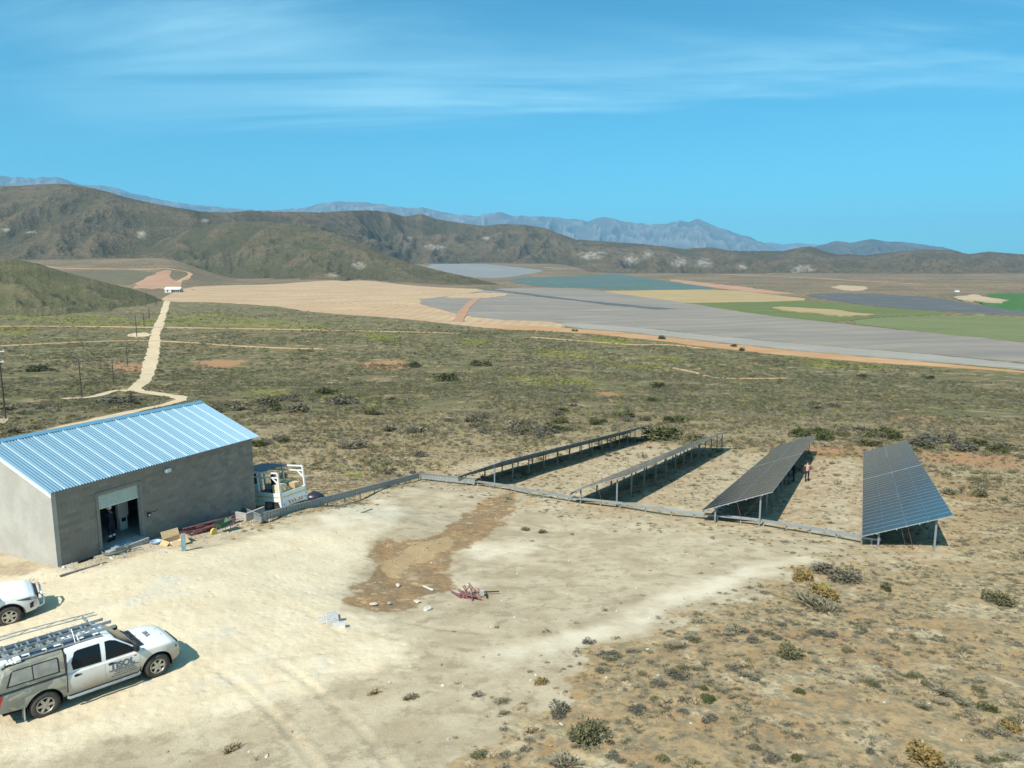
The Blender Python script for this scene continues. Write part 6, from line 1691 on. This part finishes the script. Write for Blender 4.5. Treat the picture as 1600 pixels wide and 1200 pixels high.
# leave those outside the frame to the mass
bx_, by_ = to_px(B[:, 0], B[:, 1], T(B[:, 0], B[:, 1]))
app = np.where((bx_ > 5) & (bx_ < 1595) & (by_ < 1190), app, 0)
order = np.argsort(-app)
ind, mass = order[:300 - used], order[300 - used:]
KN = ['grey tussock', 'olive shrub', 'green shrub', 'dry brown shrub', 'yellow shrub', 'orange shrub', 'straw tuft']
Z = T(B[:, 0], B[:, 1]) - .02
def zone(x, y, px_, py_):
    """where a shrub stands, told by landmarks"""
    if y < 62:
        dt = float(dline(TRACK[0], np.array([x]), np.array([y]))[0])
        if px_ < 430 and py_ < 860: return 'near the storehouse wall'
        if px_ < 760: return 'on the bare ground left of the pale track' if py_ > 960 else 'on the hard ground near the brown spill'
        if py_ < 900 and px_ > 1490: return 'right of the rightmost array'
        if py_ < 900 and px_ > 1300: return 'just below the rightmost array'
        if py_ < 860: return 'on the hard ground below the low cable tray'
        if dt < 2.2: return 'beside the pale track'
        if px_ < 1240 and py_ < 960: return 'between the pale track and the low tray'
        if py_ > 1120: return 'along the bottom edge ' + ('below the dark green shrub' if px_ < 1000 else 'left of the orange tipped shrub' if px_ < 1330 else 'around the orange tipped shrub')
        if px_ > 1480: return 'along the right edge ' + ('above the yellow orange shrub' if py_ > 1000 else 'under the olive green shrub' if py_ > 930 else 'right of the panels')
        if px_ < 1050: return 'right of the dark green foreground shrub'
        if px_ < 1250: return 'around the lone olive shrub'
        return 'below the rusty orange clump' if py_ < 1050 else 'on orange soil right of the lone olive shrub'
    if y < 112 and 700 < px_ < 1500 and py_ > 690: return 'among the solar arrays'
    if px_ < 330: return 'left of the storehouse roof tip' if py_ > 590 else 'beside the line of power poles'
    if px_ < 560: return 'behind the truck and the long tray' if py_ > 660 else 'right of the blue roof tip'
    if px_ < 800: return 'just behind the farthest array' if py_ > 650 else 'in the centre scrub'
    if px_ < 1100: return 'beyond the far ends of the two left arrays' if py_ > 620 else 'above the two left arrays'
    if px_ < 1330: return 'beyond the array with the two men' if py_ > 620 else 'under the earth bank in the right middle'
    return 'beyond the rightmost array' if py_ > 620 else 'under the pale strip at the right'
ORD = 'first second third fourth fifth sixth seventh eighth ninth tenth eleventh twelfth thirteenth fourteenth fifteenth sixteenth seventeenth eighteenth nineteenth twentieth twenty-first twenty-second twenty-third twenty-fourth'.split()
byz = {}
for i in ind:
    x, y, sz, ht, kd = B[i]
    byz.setdefault((int(kd), zone(x, y, bx_[i], by_[i])), []).append(i)
for (kd, zn), L_ in byz.items():
    L_.sort(key=lambda i: bx_[i])
    for j, i in enumerate(L_):
        x, y, sz, ht, _k = B[i]
        o = link('shrub', HIGH[kd][i % 3], None, (x, y, Z[i]), (0, 0, rng.uniform(0, 6.28))); o.scale = (sz * 1.1, sz * rng.uniform(.85, 1.2), ht * 1.25)
        n_ = len(L_)
        pre = ('only ' if n_ == 1 else 'leftmost ' if j == 0 else 'rightmost ' if j == n_ - 1 else ORD[min(j, 23)] + ' ')
        suf = ' from left' if 0 < j < n_ - 1 else ''
        tag(o, pre + KN[kd] + ' ' + zn + suf, 'shrub', KN[kd] + 's ' + zn)
def gn_stuff(name, pts, rot, scl, pick, meshes, label, cat):
    me = bpy.data.meshes.new(name); me.from_pydata([tuple(p) for p in pts.tolist()], [], [])
    for nm, tp, arr, f in (('rot', 'FLOAT_VECTOR', rot, 'vector'), ('scl', 'FLOAT_VECTOR', scl, 'vector'), ('pick', 'INT', pick, 'value')):
        a = me.attributes.new(nm, tp, 'POINT'); a.data.foreach_set(f, np.ascontiguousarray(arr, dtype=np.int32 if tp == 'INT' else np.float32).ravel())
    src = bpy.data.collections.new(name + '_source')
    for k, m in enumerate(meshes): src.objects.link(bpy.data.objects.new('%s_%03d' % (name, k), m))
    ng = bpy.data.node_groups.new(name, 'GeometryNodeTree')
    ng.interface.new_socket('Geometry', in_out='INPUT', socket_type='NodeSocketGeometry'); ng.interface.new_socket('Geometry', in_out='OUTPUT', socket_type='NodeSocketGeometry')
    gi, go = ng.nodes.new('NodeGroupInput'), ng.nodes.new('NodeGroupOutput')
    iop = ng.nodes.new('GeometryNodeInstanceOnPoints'); ci = ng.nodes.new('GeometryNodeCollectionInfo')
    ci.inputs['Collection'].default_value = src; ci.inputs['Separate Children'].default_value = True; ci.inputs['Reset Children'].default_value = True
    iop.inputs['Pick Instance'].default_value = True
    def na(nm, tp):
        q_ = ng.nodes.new('GeometryNodeInputNamedAttribute'); q_.data_type = tp; q_.inputs['Name'].default_value = nm; return q_.outputs[0]
    L_ = ng.links.new
    L_(gi.outputs[0], iop.inputs['Points']); L_(ci.outputs[0], iop.inputs['Instance'])
    L_(na('pick', 'INT'), iop.inputs['Instance Index'])
    er = ng.nodes.new('FunctionNodeEulerToRotation'); L_(na('rot', 'FLOAT_VECTOR'), er.inputs[0]); L_(er.outputs[0], iop.inputs['Rotation'])
    L_(na('scl', 'FLOAT_VECTOR'), iop.inputs['Scale']); L_(iop.outputs[0], go.inputs[0])
    o = link(name, me); md = o.modifiers.new('scatter', 'NODES'); md.node_group = ng
    return tag(o, label, cat, kind='stuff')
M_ = B[mass]; n_ = len(M_)
rot = np.zeros((n_, 3)); rot[:, 2] = rng.uniform(0, 6.28, n_)
scl = np.stack([M_[:, 2] * 1.15, M_[:, 2] * rng.uniform(.85, 1.25, n_), M_[:, 3] * 1.25], -1)
gn_stuff('scrub', np.stack([M_[:, 0], M_[:, 1], Z[mass]], -1), rot, scl, M_[:, 4].astype(int) * 3 + rng.integers(0, 3, n_), [m for k in LOW for m in k], 'low grey green scrub covering the slopes', 'scrub')
print('bushes', len(B))
# stones: rubble along the wall, scattered pebbles, a few rocks
def rock_mesh(seed, mat):
    r_ = np.random.default_rng(seed); bm = bmesh.new(); bmesh.ops.create_icosphere(bm, subdivisions=1, radius=.5)
    for v in bm.verts: v.co *= float(r_.uniform(.7, 1.15)); v.co.z *= .7
    me = bpy.data.meshes.new('stone'); bm.to_mesh(me); bm.free(); me.materials.append(mat); return me
m_st = [flat('pale_stone', (.50, .46, .39), .95, 0, .05, .2), flat('grey_stone', (.32, .305, .28), .95, 0, .05, .2), flat('brown_stone', (.30, .22, .15), .95, 0, .05, .2)]
RK = [rock_mesh(10 * i + j, m) for i, m in enumerate(m_st) for j in range(2)]
S_ = []
nb = 1500
lx, ly = rng.uniform(-1.5, 13.5, nb), -np.abs(rng.normal(0, 1.1, nb)) - .05
k = (lx < 1.9) | (lx > 4.4) | (ly < -.9)
lx, ly = lx[k], ly[k]
S_.append(np.stack([BO.x + Bl.x * lx - Bn.x * ly, BO.y + Bl.y * lx - Bn.y * ly, rng.uniform(.03, .10, len(lx)) + .10 * (rng.random(len(lx)) < .04), rng.choice(4, len(lx))], -1))
x, y = sample(15, 58, 1.5); mm = masks(x, y); k = rng.random(len(x)) < (.75 - .62 * mm[0]); x, y = x[k], y[k]
lz = (x - BO.x) * Bl.x + (y - BO.y) * Bl.y; lw = -((x - BO.x) * Bn.x + (y - BO.y) * Bn.y); k = ~((lz > -.2) & (lz < BL + .2) & (lw > -.1) & (lw < 9.3)); x, y = x[k], y[k]
S_.append(np.stack([x, y, .025 + .10 * rng.random(len(x)) ** 4, rng.choice(6, len(x))], -1))
n2 = 90; c = SPILL.mean(0); x, y = c[0] + rng.normal(0, 2.2, n2) + .5, c[1] + rng.normal(0, 2.0, n2) - 1.5
S_.append(np.stack([x, y, rng.uniform(.03, .11, n2), 2 + rng.choice(4, n2)], -1))
S_ = np.concatenate(S_); n_ = len(S_)
gn_stuff('rubble', np.stack([S_[:, 0], S_[:, 1], T(S_[:, 0], S_[:, 1]) + S_[:, 2] * .1], -1), rng.uniform(0, 6.28, (n_, 3)) * np.array([.1, .1, 1]), np.stack([S_[:, 2] * rng.uniform(.8, 1.5, n_), S_[:, 2], S_[:, 2] * rng.uniform(.5, 1, n_)], -1), S_[:, 3].astype(int), RK,
         'small stones and rubble lying along the wall and over the yard', 'rubble')
for k, (px_, py_, wpx, lab) in enumerate(((583, 946, 15, 'pale flat rock on the front edge of the brown spill'), (608, 944, 10, 'small grey rock in the brown spill'), (652, 941, 14, 'pale rock in the brown spill beside the white batten'), (668, 952, 18, 'largest pale rock in front of the brown spill'), (622, 915, 13, 'pale flat stone in the middle of the brown spill'),
                                          (608, 1068, 7, 'small white stone on the hard earth below the sand edge'), (642, 1092, 7, 'dark upright stone on the hard earth'), (1012, 1015, 6, 'white stone beside the pale track'), (830, 1064, 8, 'white stone left of the scrub edge'))):
    p = hit(px_, py_); s_ = wpx / px_per_m(p)
    o = link('rock', RK[(0, 2, 0, 0, 1, 0, 3, 0, 1)[k]], None, Vector(p) + Vector((0, 0, s_ * .12)), (0, 0, k * 1.3)); o.scale = (s_, s_ * .7, s_ * (.45 if k < 5 else .9)); tag(o, lab, 'rock')
